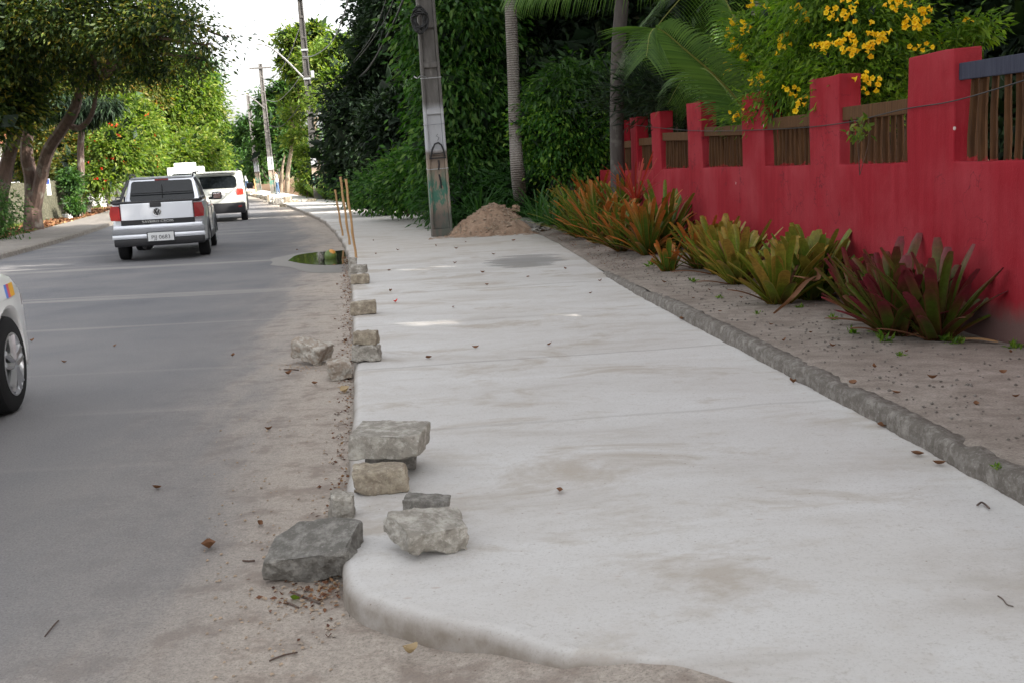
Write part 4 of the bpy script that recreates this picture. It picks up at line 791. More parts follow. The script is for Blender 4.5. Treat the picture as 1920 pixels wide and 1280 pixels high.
rock('rough pale rock with a brown top lying on the footway', at(781, 3.86, .1), (.29, .23, .095), 'grey_stone', 26, (.16, .12, .5), .09, 8, slab=True)
rock('large dark broken slab leaning against the kerb corner', at(560, 3.93, .0), (.385, .24, .12), 'dark_stone', 31, (.34, -.12, -.12), .055, 6, 'stone_slab', slab=True, boxy=.3)
rock('small upright pale stone wedged between the dark slab and the kerb', at(616, 4.30, .0), (.11, .10, .20), 'grey_stone', 37, (.1, .12, .2), .06, 5)
rock('single long tan stone lying across the kerb edge', at(686, 10.55, .1), (.275, .14, .13), 'tan_stone', 41, (0, -.05, .08), .035, 3)
rock('lower lumpy pale stone of the two stone stack on the kerb', at(686, 7.95, .1), (.215, .17, .115), 'grey_stone', 47, (0, 0, .05), .075, 6)
rock('upper squared stone of the two stone stack on the kerb', at(686, 8.0, .21), (.19, .13, .10), 'tan_stone', 53, (.02, .03, -.06), .05, 3)
rock('jagged rock with an earthy top lying on the road', at(586, 8.5, .0), (.29, .21, .15), 'pale_stone', 59, (.1, .28, -.5), .09, 6)
rock('smaller broken rock touching the foot of the kerb', at(633, 7.8, .0), (.18, .17, .14), 'pale_stone', 61, (.05, -.1, .3), .07, 5)
rock('bottom tan stone of the far stack below the bamboo stakes', at(684, 13.45, .1), (.235, .15, .115), 'tan_stone', 67, (0, 0, .1), .045, 4)
rock('middle grey stone of the far stack below the bamboo stakes', at(682, 13.75, .205), (.21, .15, .10), 'grey_stone', 71, (0, .05, 0), .045, 3)
rock('small upright stone at the back of the far stack', at(672, 14.3, .1), (.11, .12, .27), 'grey_stone', 73, (0, .06, 0), .04, 3)
for i, (px, py, sx, sz, mt, lab) in enumerate(((540, 381, .38, .28, 'tan_stone', 'square block standing on the footway far along the kerb'), (554, 380, .32, .09, 'tan_stone', 'flat stone lying right of the square far block'), (571, 379.5, .3, .11, 'grey_stone', 'flat stone halfway between the square block and the dark pole'), (585, 379, .4, .13, 'tan_stone', 'long flat stone at the foot of the dark far pole'),
        (504, 377, .14, .34, 'tan_stone', 'slim upright stone in the distant rubble row'), (517, 379, .38, .25, 'grey_stone', 'heaped grey stone in the distant rubble row'), (523, 384, .32, .28, 'dark_stone', 'dark stone at the near end of the rubble row'), (531, 389, .26, .14, 'tan_stone', 'low stone where the rubble row meets the new kerb'), (509, 383.5, .26, .12, 'grey_stone', 'small stone lying on the road beside the rubble row'), (502, 380, .45, .09, 'grey_stone', 'long flat stone on the road beside the rubble row'),
        (494, 374, .4, .16, 'tan_stone', None), (488, 371, .4, .18, 'grey_stone', None), (481, 369, .4, .15, 'tan_stone', None), (474, 366.5, .45, .16, 'grey_stone', None), (468, 364.5, .45, .18, 'tan_stone', None))):
    g = G(px, py, .0 if i in (8, 9) else .09); rock(lab or 'small stone in the most distant stretch of kerb rubble', tuple(g), (sx, sx*.7, sz), mt, 200+i, (0, 0, rnd.uniform(-.4, .4)), .05, 4, group=None if lab else 'stones in the distant kerb rubble')
def crumbs(name, lab, pts, sz, mat, cat='rubble', seed=1):
    r = random.Random(seed); b = MB()
    for p in pts:
        s = sz*r.uniform(.4, 1.4); q = [(r.uniform(-1, 1)*.3, r.uniform(-1, 1)*.3, r.uniform(-.3, .3)) for _ in range(6)]
        V = [Vector((dx, dy, dz_))*s+Vector(a)*s*.6+Vector(p) for (dx, dy, dz_), a in zip(((1, 0, .1), (-.5, .8, .1), (-.5, -.8, .1), (.3, .3, .7), (-.4, 0, .5), (0, 0, -.2)), q)]
        b.add(V, [(0, 1, 3), (1, 4, 3), (1, 2, 4), (2, 0, 3), (2, 3, 4), (0, 5, 1), (1, 5, 2), (2, 5, 0)])
    return tag(b.out(name, mat), lab, cat, kind='stuff')
rr = random.Random(9); K = []
for _ in range(420):
    y = rr.uniform(3.2, 19); K.append((kL(y)-abs(rr.gauss(0, .05))-.01, y, .004))
crumbs('gutter_crumbs', 'fine mortar crumbs lying along the foot of the kerb', K, .009, 'pale_stone', seed=2)
K = [tuple(G(rr.gauss(560, 28), rr.gauss(690, 5), .004)) for _ in range(90)]+[tuple(G(rr.gauss(590, 45), rr.gauss(1115, 22), .004)) for _ in range(120)]+[tuple(G(rr.uniform(380, 640), rr.uniform(780, 1270), .004)) for _ in range(260)]
crumbs('sand_crumbs', 'crumbs of sand and mortar scattered over the sandy road edge', K, .007, 'brown_top', seed=3)
K = []
for _ in range(1500):
    y = rr.uniform(1.5, 16); x = kR(y)+.17+abs(rr.gauss(0, .9)); K.append((x, y, dz(x, y, 0)+.002))
crumbs('soil_crumbs', 'small crumbs and pebbles scattered over the sandy strip by the wall', K, .010, 'kerb_stone', seed=4)
K = []
for _ in range(1100):
    y = rr.uniform(21, 34); K.append((kR(y)+rr.uniform(-.05, .9), y, .12+rr.uniform(0, .05)))
crumbs('verge_rubble', 'grey rubble lying between the footway and the dark bushes', K, .045, 'grey_stone', seed=5)
# earth mound
mc = Vector(G(925, 441, .1)); mc.y += .55; b = MB(); N = 60; V = []; Fc = []
for j in range(N+1):
    for i in range(N+1):
        x, y = (i/N-.5)*2.5, (j/N-.5)*2.0; q_ = (x/.98)**2+(y/.8)**2; h = .60*max(0, 1-q_**.62)+.0
        h += (.07*noise.fractal(Vector((x*5, y*5, 3)), 1, 2, 4)+.03*noise.noise(Vector((x*16, y*16, 0))))*(1 if q_ < 1.1 else .15); h -= .22*math.exp(-(((x-.12)/.16)**2+((y+.5)/.16)**2))*.5
        V.append((x, y, max(h, -.03)))
for j in range(N):
    for i in range(N): Fc.append((j*(N+1)+i, j*(N+1)+i+1, (j+1)*(N+1)+i+1, (j+1)*(N+1)+i))
o = raw('earth_mound', V, Fc, 'mound_earth', smooth=True); o.location = mc; tag(o, 'mound of brown earth and rubble heaped beside the big pole', 'mound')
K = []
for _ in range(1600):
    a, q_ = rr.uniform(0, 6.28), rr.random()**.6; x, y = .95*q_*math.cos(a), .78*q_*math.sin(a); K.append((mc.x+x, mc.y+y, mc.z+.58*max(0, 1-(q_**2)**.62)+rr.uniform(-.03, .035)))
crumbs('mound_rubble', 'loose stones and clods strewn over the earth mound', K, .024, 'brown_top', seed=6)
for i, (px, py, s) in enumerate(((943, 392, .13), (955, 398, .13), (968, 393, .15))): rock(['dark red clod at the left on the mound top', 'smaller orange clod in the middle of the mound top', 'larger orange clod at the right on the mound top'][i], tuple(D(px, py+5, mc.y)), (s, s, s), 'mound_earth', 90+i, (0, 0, i), .08, 5, 'clod', boxy=0)
rock('flat grey slab fallen against the right foot of the earth mound', at(1006, mc.y-.25, .16), (.50, .3, .13), 'dark_stone', 97, (.1, .22, -.35), .03, 3, 'stone_slab', slab=True)

# ---------------------------------------------------------------- bromeliads
def rosette(lab, base, L, n, mat, seed, w=.055, spread=1., name='bromeliad', lean=(0, 0), cat='bromeliad', grp='bromeliads planted along the foot of the wall', curl=.5):
    r = random.Random(seed); V = []; U = []; Fc = []; SG = 10
    for i in range(n):
        u = i/n; a = i*2.399+r.uniform(-.35, .35); el = R(82-58*(u**.85)*spread+r.uniform(-9, 9)); ln = L*(.72+.36*math.sin(math.pi*min(1, u+.15)))*r.uniform(.8, 1.12)
        d = Vector((math.cos(a)*math.cos(el)+lean[0], math.sin(a)*math.cos(el)+lean[1], math.sin(el))).normalized(); side = Vector((-math.sin(a), math.cos(a), 0)); p = Vector((math.cos(a), math.sin(a), 0))*.02*(1+u); ww = w*r.uniform(.8, 1.15); dr = r.uniform(.5, 1.3)*curl
        sw = r.uniform(-.25, .25); b = len(V)
        for j in range(SG+1):
            t = j/SG; wd_ = ww*(1.25-.35*t if t < .25 else 1.16-.2*t)*(1 if t < .9 else .55+.45*math.sqrt(max(0, 1-((t-.9)/.101)**2))); nn_ = side.cross(d).normalized(); ch = .26*wd_*(1-.5*t)
            for k, xx in enumerate((-1, -.55, 0, .55, 1)): V.append(p+side*xx*wd_*.5+nn_*(-ch*abs(xx)**1.6*-1)); U.append(((xx+1)/2, t))
            d = (d+Vector((math.cos(a), math.sin(a), -.9))*(.035*dr*(.3+2.2*t*t))+side*sw*.03).normalized(); p = p+d*ln/SG
        for j in range(SG):
            for k in range(4): Fc.append((b+j*5+k, b+j*5+k+1, b+(j+1)*5+k+1, b+(j+1)*5+k))
    o = raw(name, V, Fc, mat, smooth=True, uv=U); o.location = base; return tag(o, lab, cat, grp)
BR = [(1680, 628, .60, 24, 'brom_wine', .068, 'wine green bromeliad with broad leaves left of the last plant by the wall'), (1782, 634, .62, 22, 'brom_wine', .058, 'bromeliad nearest the camera with long dark stalks against the wall stain'), (1735, 605, .62, 16, 'brom_wine', .06, 'dark bromeliad squeezed behind the two nearest plants'),
      (1560, 562, .66, 24, 'brom_green', .066, 'tall green bromeliad right of the leaning dead leaf'), (1592, 552, .62, 16, 'brom_green', .062, 'upright green bromeliad touching the wall behind the dead leaf'), (1462, 572, .60, 22, 'brom_yellow', .066, 'yellowish bromeliad left of the leaning dead leaf'), (1318, 505, .6, 20, 'brom_orange', .055, 'orange olive bromeliad bridging the big clump and the yellowish plants'), (1640, 590, .5, 14, 'brom_wine', .05, 'small wine bromeliad filling the gap before the nearest plants'), (1508, 560, .60, 18, 'brom_green', .066, 'olive bromeliad in the middle of the central clump'),
      (1385, 534, .62, 26, 'brom_yellow', .062, 'yellow olive bromeliad with bleached base leaves'), (1350, 515, .62, 20, 'brom_yellow', .06, 'yellow olive bromeliad spreading towards the footway'), (1415, 505, .62, 18, 'brom_yellow', .06, 'yellow tipped bromeliad close behind the bleached one'), (1253, 508, .36, 9, 'brom_orange', .05, 'small sparse orange bromeliad standing alone on the sand'),
      (1215, 478, .70, 28, 'brom_orange', .05, 'orange tipped bromeliad at the front of the big clump'), (1270, 470, .78, 30, 'brom_green', .05, 'tall green bromeliad at the right of the big clump'), (1165, 470, .66, 26, 'brom_orange', .046, 'orange and green bromeliad leaning over the footway edge'), (1225, 440, .85, 28, 'brom_orange', .05, 'high orange streaked bromeliad at the back of the big clump'), (1285, 440, .85, 26, 'brom_green', .048, 'tall bromeliad whose leaves rise against the red wall'),
      (1120, 455, .74, 28, 'brom_orange', .045, 'bronze bromeliad in the left half of the big clump'), (1085, 445, .74, 28, 'brom_green', .04, 'narrow leaved green bromeliad at the left end of the clump'), (1150, 430, .8, 24, 'brom_orange', .045, 'orange bromeliad in front of the dark palm trunk'), (1060, 432, .66, 22, 'brom_green', .038, 'narrow leaved plant beside the fallen grey slab'), (1190, 425, .85, 22, 'brom_orange', .045, 'flame coloured bromeliad just right of the dark palm trunk'), (1250, 420, .8, 20, 'brom_green', .045, 'bromeliad hidden at the wall behind the big clump')]
for i, (px, py, L, n, m_, w_, lab) in enumerate(BR):
    g = G(px, py, .18); g[0] = min(g[0], wx(g[1])-.30-.01*(i%4)); br = rosette(lab, tuple(g), L*(.99 if i < 13 else 1.3), int(n*1.7), m_, 300+i, w_*(1.3 if i < 13 else 1.25), 1. if i > 12 else .78, curl=1.1 if i > 12 else .85)
    if L > .5:
        dl = rosette(None, (0, 0, 0), L*.8, 6, 'dry_leaf', 700+i, w_*.8, 1.45, 'dead_leaves', cat=None, grp=None, curl=1.3); dl.parent = br
g = D(1192, 372, 13.6); rosette('spiky plant with thin bright red leaves against the far wall', tuple(g), .55, 20, 'leaf_red', 350, .022, .9, 'red_leaf_plant', cat='plant', grp=None, curl=.6)
for i, (px, py, Y, L) in enumerate(((900, 400, 23, .8), (1010, 405, 20, .75), (1035, 410, 19, .7), (945, 385, 25, .9))): rosette(['arching fern left behind the mound', 'arching fern above the fallen slab', 'arching fern beside the left end of the bromeliads', 'tall fern behind the mound by the pale palm'][i], tuple(D(px, py+12, Y)), L, 30, 'leaf_fern', 360+i, .03, 1.1, 'fern', cat='fern', grp='ferns behind the mound', curl=1.5)
def dead(lab, pts, w, mat='dry_leaf'):
    sp = spline([Vector(p) for p in pts], 5); V = []; Fc = []
    for i, p in enumerate(sp):
        t = i/(len(sp)-1); ww = w*(.35+.65*math.sin(math.pi*min(1, t*.8+.1))); V += [p+Vector((-ww*.5, 0, ww*.12)), p+Vector((0, 0, -ww*.12)), p+Vector((ww*.5, 0, ww*.16))]
    for i in range(len(sp)-1): Fc += [(3*i, 3*i+1, 3*i+4, 3*i+3), (3*i+1, 3*i+2, 3*i+5, 3*i+4)]
    tag(raw('dead_leaf', V, Fc, mat, org=tuple(sp[0]), smooth=True), lab, 'leaf')
g = G(1452, 588, .2); dead('long brown dead leaf leaning out of the central bromeliad clump', [g, D(1485, 560, g[1]-.1), D(1512, 530, g[1]+.05), D(1532, 518, g[1]+.1)], .05)
dead('curled tan dead leaf caught across the central bromeliad clump', [D(1486, 518, 8.75), D(1508, 522, 8.7), D(1532, 526, 8.8), D(1536, 505, 8.9)], .045)

# ---------------------------------------------------------------- fallen leaves, twigs, weeds
rl = random.Random(21)
def fallen(px, py, s=.06, m_='dry_leaf', lab=None, z=.104, grp=None, sh=.5):
    g = G(px, py, z)
    if z == 'dirt': pass
    a = rl.uniform(0, 6.28); V = []; n = 7; cu = rl.uniform(.15, .5); tw = rl.uniform(-.5, .5)
    for i in range(n):
        t = i/(n-1); w_ = s*sh*math.sin(math.pi*(t*.92+.04))*.5; x = (t-.5)*s; zz = cu*s*(2*abs(t-.5))**2
        V += [(x, -w_, zz+w_*.8+tw*w_), (x, 0, zz), (x, w_, zz+w_*.8-tw*w_)]
    o = raw('fallen_leaf', V, [f for i in range(n-1) for f in ((3*i, 3*i+1, 3*i+4, 3*i+3), (3*i+1, 3*i+2, 3*i+5, 3*i+4))], m_, smooth=True); o.location = (g[0], g[1], z+.004); o.rotation_euler = (rl.uniform(-.3, .3), rl.uniform(-.2, .2), a); tag(o, lab, 'leaf', grp)
fallen(742, 567, .07, 'petal_red', 'small red leaf on the footway right of the single long stone'); fallen(392, 1029, .075, 'dry_leaf', 'crumpled red brown leaf alone on the sandy road', .004, sh=.8)
fallen(294, 916, .045, 'dry_leaf', 'small orange brown leaf farthest out on the near asphalt', .004, sh=.8); fallen(487, 984, .05, 'dry_leaf', 'reddish leaf lying left above the large dark slab', .004); fallen(646, 735, .09, 'tan_leaf', 'pale tan leaf curled at the foot of the kerb', .004, sh=.7)
fallen(770, 1226, .055, 'tan_leaf', 'yellowish curled leaf under the rounded end of the footway', .03, sh=.9); fallen(541, 702, .06, 'dry_leaf', 'brownish leaf near the jagged rock on the road', .004, sh=.8); fallen(553, 1125, .035, 'leaf_bright', 'tiny lime leaf among twigs below the dark slab', .004, sh=.9)
for px, py in ((732, 547), (850, 577), (913, 535), (804, 672), (892, 653), (1030, 647), (1107, 551), (1125, 528), (853, 494), (818, 462), (855, 467), (873, 455), (963, 452), (700, 452), (746, 470), (905, 512), (1060, 505), (730, 508), (705, 477), (1050, 922), (925, 478), (990, 520)):
    fallen(px, py, .045+.02*rl.random()*(1 if py > 500 else 2), 'dry_leaf', 'dry brown leaf scattered on the pale concrete footway', .104, 'dry leaves on the footway')
for px, py in ((1279, 600), (1487, 718), (1720, 853), (1761, 871), (1500, 705), (1655, 800)): fallen(px, py, .055, 'dry_leaf', 'dry leaf lying where the footway meets the old kerb', .104, 'dry leaves along the old kerb', sh=.7)
for px, py in ((1748, 710), (1681, 738), (1895, 662), (1880, 700), (1640, 690), (1560, 650), (1390, 560), (1330, 545), (1445, 610), (1830, 760), (1600, 720), (1700, 660), (1520, 625), (1350, 585), (1300, 560), (1215, 515), (1470, 640), (1905, 745), (1245, 530)):
    fallen(px, py, .032+.03*rl.random(), 'dry_leaf', 'dark red brown leaf lying on the sandy strip by the wall', .205, 'dry leaves on the sandy strip', sh=.55)
for px, py in ((436, 668), (504, 806), (640, 560), (646, 548), (628, 600), (648, 640), (610, 655), (215, 650), (590, 720), (557, 470), (650, 690), (645, 520), (632, 535), (60, 640), (120, 680)): fallen(px, py, .05, 'dry_leaf', 'small dry leaf scattered on the road near the kerb', .004, 'dry leaves on the road', sh=.7)
def twig(lab, pts, r=.004, z=.006):
    P = [Vector(G(a, b, z)) for a, b in pts]; tag(MB().tube(spline(P, 4), r, 5).out('twig', 'bark', org=tuple(P[0])), lab, 'twig')
twig('thin curved twig at the right edge of the near footway', [(1871, 1116), (1880, 1122), (1888, 1132), (1900, 1136)], .0022, .104); twig('brown twig below the large dark slab', [(545, 1108), (570, 1118), (600, 1130)], .004); twig('short pale twig under the large dark slab', [(535, 1127), (560, 1138)], .004)
twig('long thin twig at the lower left on asphalt', [(84, 1192), (100, 1172), (110, 1162)], .0025); twig('dark twig on the sand at the bottom', [(505, 1238), (530, 1228), (558, 1222)], .003); twig('dark forked twig on the footway by the old kerb', [(1832, 946), (1842, 941), (1855, 952)], .004, .11); twig('short dark twig left of the large dark slab', [(455, 1050), (466, 1051), (478, 1050)], .004); twig('small twig beside the jagged road rock', [(532, 692), (548, 692), (560, 693)], .005)
for i, (px, py, s) in enumerate(((1598, 628, .09), (1660, 640, .12), (1775, 640, .1), (1445, 560, .08), (1500, 580, .07), (1300, 530, .09), (1900, 655, .1), (1560, 600, .07), (1640, 625, .06), (1350, 560, .06), (1795, 645, .09), (1245, 500, .1), (1220, 500, .12), (1420, 590, .05), (1870, 880, .04), (1690, 668, .05))):
    g = Vector(G(px, py, .185)); r_ = np.random.RandomState(400+i); n = 26; V, T = blades(np.tile(np.array(g)+[0, 0, .01], (n, 1))+r_.normal(size=(n, 3))*s*.22*np.array([1, 1, .3]), r_.normal(size=(n, 3))*.6+np.array([0, 0, .6]), np.full(n, s*.6), .3, r_); tag(fast('weed', V, T, 'leaf_tecoma', org=tuple(g)), 'tiny green weed sprouting from the sandy strip', 'weed', 'weeds on the sandy strip')
def scatter(name, lab, P, L, mat, cat, asp, up, seed=3):
    r = np.random.RandomState(seed); P = np.array(P); n = len(P); d = r.normal(size=(n, 3)); d[:, 2] = up+.15*r.normal(size=n); V, T = blades(P, d, L*(.6+.8*r.rand(n)), asp, r); return tag(fast(name, V, T, mat), lab, cat, kind='stuff')
r_ = np.random.RandomState(5)
P = [];
for _ in range(9000):
    y = r_.uniform(24, 60); P.append((lL(y)-1.95-abs(r_.normal(0, 1.6)), y, .10))
scatter('leaf_litter', 'brown fallen leaves covering the ground under the left trees', P, .13, 'dry_leaf', 'leaf litter', .6, .15)
P = [];
for _ in range(22000):
    y = r_.uniform(28, 85); P.append((lL(y)-3.2-abs(r_.normal(0, 2.2)), y, .09))
scatter('verge_grass', 'patchy sunlit grass on the left verge', P, .16, 'grass_blade', 'grass', .12, 1.3, 4)
P = []
for _ in range(9000):
    g = G(r_.uniform(536, 594), 372, .1); y = r_.uniform(48, 66); P.append((kR(y)+r_.uniform(.05, 2.2), y, .1))
scatter('tall_grass', 'tall yellow green grass beside the dark far pole', P, .95, 'grass_blade', 'grass', .06, 2.2, 5)
P = []
for _ in range(5000):
    y = r_.uniform(20, 45); P.append((kR(y)+.7+abs(r_.normal(0, .8)), y, .2))
scatter('undergrowth', 'low ferny undergrowth at the foot of the dark trees', P, .45, 'leaf_fern', 'undergrowth', .16, .9, 6)
P = []
for _ in range(900):
    y = r_.uniform(3.3, 19); P.append((kL(y)-abs(r_.normal(0, .06))-.01, y, .006))
for _ in range(900): y = r_.uniform(11, 20); P.append((kR(y)+.1+abs(r_.normal(0, .5)), y, .19 if y < 11 else .15))
for _ in range(90): g = G(r_.normal(585, 45), r_.normal(1110, 18), .006); P.append(tuple(g))
scatter('gutter_litter', 'small dark scraps of leaf gathered along the kerb and sandy edges', P, .022, 'dry_leaf', 'leaf litter', .5, .2, 7)

# ---------------------------------------------------------------- left boundary: stone wall, notice, house
def wallrun(lab, name, pts, h, th, mat, z0=.0, n=40, amp=.03):
    P = [Vector((*p[:2], 0)) for p in pts]; a, b_ = P[0], P[-1]; d = (b_-a).normalized(); nn_ = Vector((d.y, -d.x, 0)); L = (b_-a).length; NZ = 12; V = []; Fc = []
    ring = [(0, z) for z in np.linspace(z0, h, NZ)]+[(-th, z) for z in np.linspace(h, z0, NZ)]; m = len(ring)
    for i in range(n+1):
        for o_, z in ring:
            q = a+d*L*i/n+nn_*o_+Vector((0, 0, z)); k = noise.fractal(q*2.2, 1, 2, 4); V.append(q+nn_*k*amp+Vector((0, 0, k*amp*1.2 if z > h*.8 else 0)))
    for i in range(n):
        for j in range(m-1): Fc.append((i*m+j, (i+1)*m+j, (i+1)*m+j+1, i*m+j+1))
    Fc += [tuple(range(m)), tuple(range(n*m, n*m+m))[::-1]]
    o = MB(); o.v = [tuple(v) for v in V]; o.f = Fc; q = o.out(name, mat, org=tuple(V[0]), smooth=True); return tag(q, lab, 'wall')
A_, B_ = G(-60, 437, .1), G(150, 402, .1)
wallrun('rough grey stone boundary wall behind the forked tree', 'stone_wall', [B_, A_], 1.62, .35, 'masonry', n=90, amp=.06)
C_, D_ = G(188, 386, .1), G(244, 375, .1)
wallrun('low brown wall beyond the red flowered bush', 'boundary_wall', [D_, (C_+D_)/2], 2.1, .3, 'render_brown', amp=.02)
wallrun('low pink rendered wall section next to the brown wall', 'boundary_wall', [(C_+D_)/2-np.array([.05, 0, 0]), C_], 1.15, .3, 'render_pink', amp=.01)
def px_(p): v = np.array([p[0], p[1], 1.2])-CAM; return 960+F*(v@_r)/(v@_f)
tt_ = min(np.linspace(0, 1, 400), key=lambda u: abs(px_(A_+(B_-A_)*u)-80)); nbY = float((A_+(B_-A_)*tt_)[1])-.62
t = empty('notice_board', tuple(D(80, 352, nbY)), 'white notice with a blue heading fixed to the stone wall behind the tree', 'sign'); 
MB().box((0, 0, 0), (.62, .03, .66), bev=.005).out('board', 'white_sheet', t); MB().box((0, -.018, .22), (.60, .006, .19)).out('heading', 'blue_print', t)
b = MB()
for txt, sz, z, in (('VENDO', .17, .215),):
    V, Fc = text_mesh(txt, sz, .002); b.add([(x-.02, -.024, y+z) for x, y, zz in V], Fc)
b.out('heading_text', 'white_sheet', t)
b = MB()
for txt, sz, z in (('TERRENO', .105, .04), ('98 8774', .105, -.08)):
    V, Fc = text_mesh(txt, sz, .002); b.add([(x+.02, -.018, y+z) for x, y, zz in V], Fc)
b.out('lettering', 'ink', t)
h0 = Vector(D(20, 350, 62)); h0.z = 0; hs_ = empty('house', tuple(h0), 'white house half hidden by the trees beyond the stone wall', 'house')
MB().box((0, 4, 2.0), (9, 8, 4.0)).out('wall', 'render_white', hs_); MB().poly([(-5, 3.9), (5, 3.9), (5, 4.05), (0, 5.6), (-5, 4.05)], -.5, 8.5).out('roof', 'tile', hs_)
for x in (-2.6, 0.2, 2.6):
    wn_ = MB().box((x, -.02, 2.3), (1.1, .05, 1.1)).out('window', 'dark_glass', hs_); MB().box((x, -.05, 1.70), (1.3, .14, .08)).out('sill', 'render_white', wn_)
t = empty('garden_urn', tuple(G(164, 401, .1)), 'pale planter spilling small white flowers on the left verge', 'planter'); MB().lathe([(0, 0), (.18, 0), (.16, .1), (.26, .45), (.29, .5), (.24, .5), (0, .42)], n=18).out('pot', 'porcelain', t, smooth=True)
r_ = np.random.RandomState(8); P = r_.normal(size=(500, 3))*[.42, .3, .2]+[0, 0, .72]; V, T = blades(P, r_.normal(size=(500, 3)), np.full(500, .1), .6, r_); fast('blossom', V, T, 'white_sheet', t)
P = r_.normal(size=(500, 3))*[.42, .3, .2]+[0, 0, .62]; V, T = blades(P, r_.normal(size=(500, 3)), np.full(500, .12), .5, r_); fast('foliage', V, T, 'leaf_mid', t)
g = G(205, 390, .1); tag(MB().tube([(0, 0, -.1), (-.1, 0, .55), (-.22, 0, 1.25)], [.09, .085, .08], 8).out('fence_post', 'dark_bark'), 'short dark leaning post on the grass by the pink wall', 'post').location = g
for i, (px, py, s) in enumerate(((125, 409, .22), (131, 410, .16), (144, 407, .26))): rock(['left white scrap lying on the left grass', 'middle white scrap lying on the left grass', 'right white scrap lying on the left grass'][i], tuple(G(px, py, .12)), (s*1.5, s, s*.6), 'white_sheet', 500+i, (0, 0, i), .08, 4, 'litter', boxy=0)
# green coconut floating in the puddle
c = G(620, 486, .0); tt = empty('coconut', (c[0], c[1], .05), 'green coconut with an orange patch lying in the puddle', 'coconut')
b = MB().lathe([(0, -.11), (.06, -.10), (.095, -.05), (.108, 0), (.10, .05), (.07, .095), (.03, .115), (0, .118)], n=24); b.out('husk', 'coconut_green', tt, smooth=True)
MB().lathe([(0, .128), (.03, .124), (.055, .109)], n=20).out('dry_patch', 'coconut_orange', tt, smooth=True); tt.rotation_euler = (.5, .5, 0)

# ---------------------------------------------------------------- vehicles
def outline_offset(P, d):
    n = len(P); o = []
    for i in range(n):
        a, b_, c = Vector(P[i-1]), Vector(P[i]), Vector(P[(i+1) % n]); e1 = (b_-a).normalized() if (b_-a).length > 1e-6 else Vector((1, 0)); e2 = (c-b_).normalized() if (c-b_).length > 1e-6 else e1
        nr = Vector((-e1.y-e2.y, e1.x+e2.x)); nr = nr.normalized() if nr.length > 1e-4 else Vector((-e1.y, e1.x)); o.append(tuple(b_+nr*d))
    return o
def body(prof, w, mat, parent, name='body', tum=.10, z0=.85, endc=.06, y0=0, y1=4.3, edge=.05, bw=.04):
    """prof: side outline (y, z), counter-clockwise; swept across the width with rounded shoulders"""
    P = [tuple(p) for p in prof]; ar = sum(P[i-1][0]*P[i][1]-P[i][0]*P[i-1][1] for i in range(len(P)))
    if ar < 0: P = P[::-1]
    secs = [(-1, edge), (-1+edge*.35/w, edge*.42), (-1+edge*1.1/w, 0), (-.5, 0), (0, 0), (.5, 0), (1-edge*1.1/w, 0), (1-edge*.35/w, edge*.42), (1, edge)]; V = []; Fc = []; n = len(P)
    for x, d in secs:
        for y, z in outline_offset(P, d) if d else P:
            k = 1-tum*max(0, z-z0); e = min(max(0, (.55-(y-y0))/.55), 1)**2+min(max(0, (.75-(y1-y))/.75), 1)**2; bow = bw*(1-x*x)
            yy = y-bow*max(0, 1-(y-y0)/.5) + bow*max(0, 1-(y1-y)/.5); V.append((x*w*k*(1-endc*e), yy, z))
    for j in range(len(secs)-1):
        for i in range(n): Fc.append((j*n+i, j*n+(i+1) % n, (j+1)*n+(i+1) % n, (j+1)*n+i))
    Fc += [tuple(range(n)), tuple(range((len(secs)-1)*n, len(secs)*n))[::-1]]
    b = MB(); b.v = V; b.f = Fc; o = b.out(name, mat, parent); bm = bmesh.new(); bm.from_mesh(o.data); bmesh.ops.triangulate(bm, faces=[f for f in bm.faces if len(f.verts) > 4]); bmesh.ops.recalc_face_normals(bm, faces=bm.faces[:])
    for f in bm.faces: f.smooth = True
    for e in bm.edges:
        if len(e.link_faces) == 2 and e.calc_face_angle(0) > R(32): e.smooth = False
    bm.to_mesh(o.data); bm.free(); return o
def arch(yc, r, z, n=12): return [(yc+r*math.cos(a), z+r*math.sin(a)) for a in [math.pi*k/n for k in range(n+1)]]     # from +y side over the top to -y side
def wheel(parent, x, y, r, wd_, side, mat='alloy', spokes=5):
    t = MB().lathe([(r*.62, -wd_/2), (r*.9, -wd_/2), (r*.975, -wd_*.42), (r, -wd_*.25), (r, wd_*.25), (r*.975, wd_*.42), (r*.9, wd_/2), (r*.62, wd_/2)], (0, 0, 0), 'x', 36).out('wheel', 'tyre', parent, smooth=True); t.location = (x, y, r)
    s = side; MB().lathe([(r*.63, s*wd_*.5), (r*.60, s*wd_*.46), (r*.56, s*wd_*.30), (r*.54, -s*wd_*.3), (0, -s*wd_*.3)], (0, 0, 0), 'x', 32).out('wheel_well', 'black_plastic', t, smooth=True)
    b = MB(); b.lathe([(r*.64, s*wd_*.49), (r*.655, s*wd_*.52), (r*.62, s*wd_*.53), (r*.585, s*wd_*.47), (r*.57, s*wd_*.35)], (0, 0, 0), 'x', 40)
    for k in range(spokes):
        a = 2*math.pi*k/spokes+.3
        for da, db in ((-.20, -.12), (.20, .12)):
            p0 = Vector((s*wd_*.44, r*.12*math.cos(a+da*3), r*.12*math.sin(a+da*3))); p1 = Vector((s*wd_*.47, r*.60*math.cos(a+db*1.6), r*.60*math.sin(a+db*1.6))); b.tube([p0, (p0+p1)/2+Vector((s*.006, 0, 0)), p1], [.030*r/.33, .024*r/.33, .024*r/.33], 6)
    b.lathe([(0, s*wd_*.50), (r*.12, s*wd_*.50), (r*.17, s*wd_*.46), (r*.18, s*wd_*.36)], (0, 0, 0), 'x', 20); b.out('rim', mat, t, smooth=True)
    return t
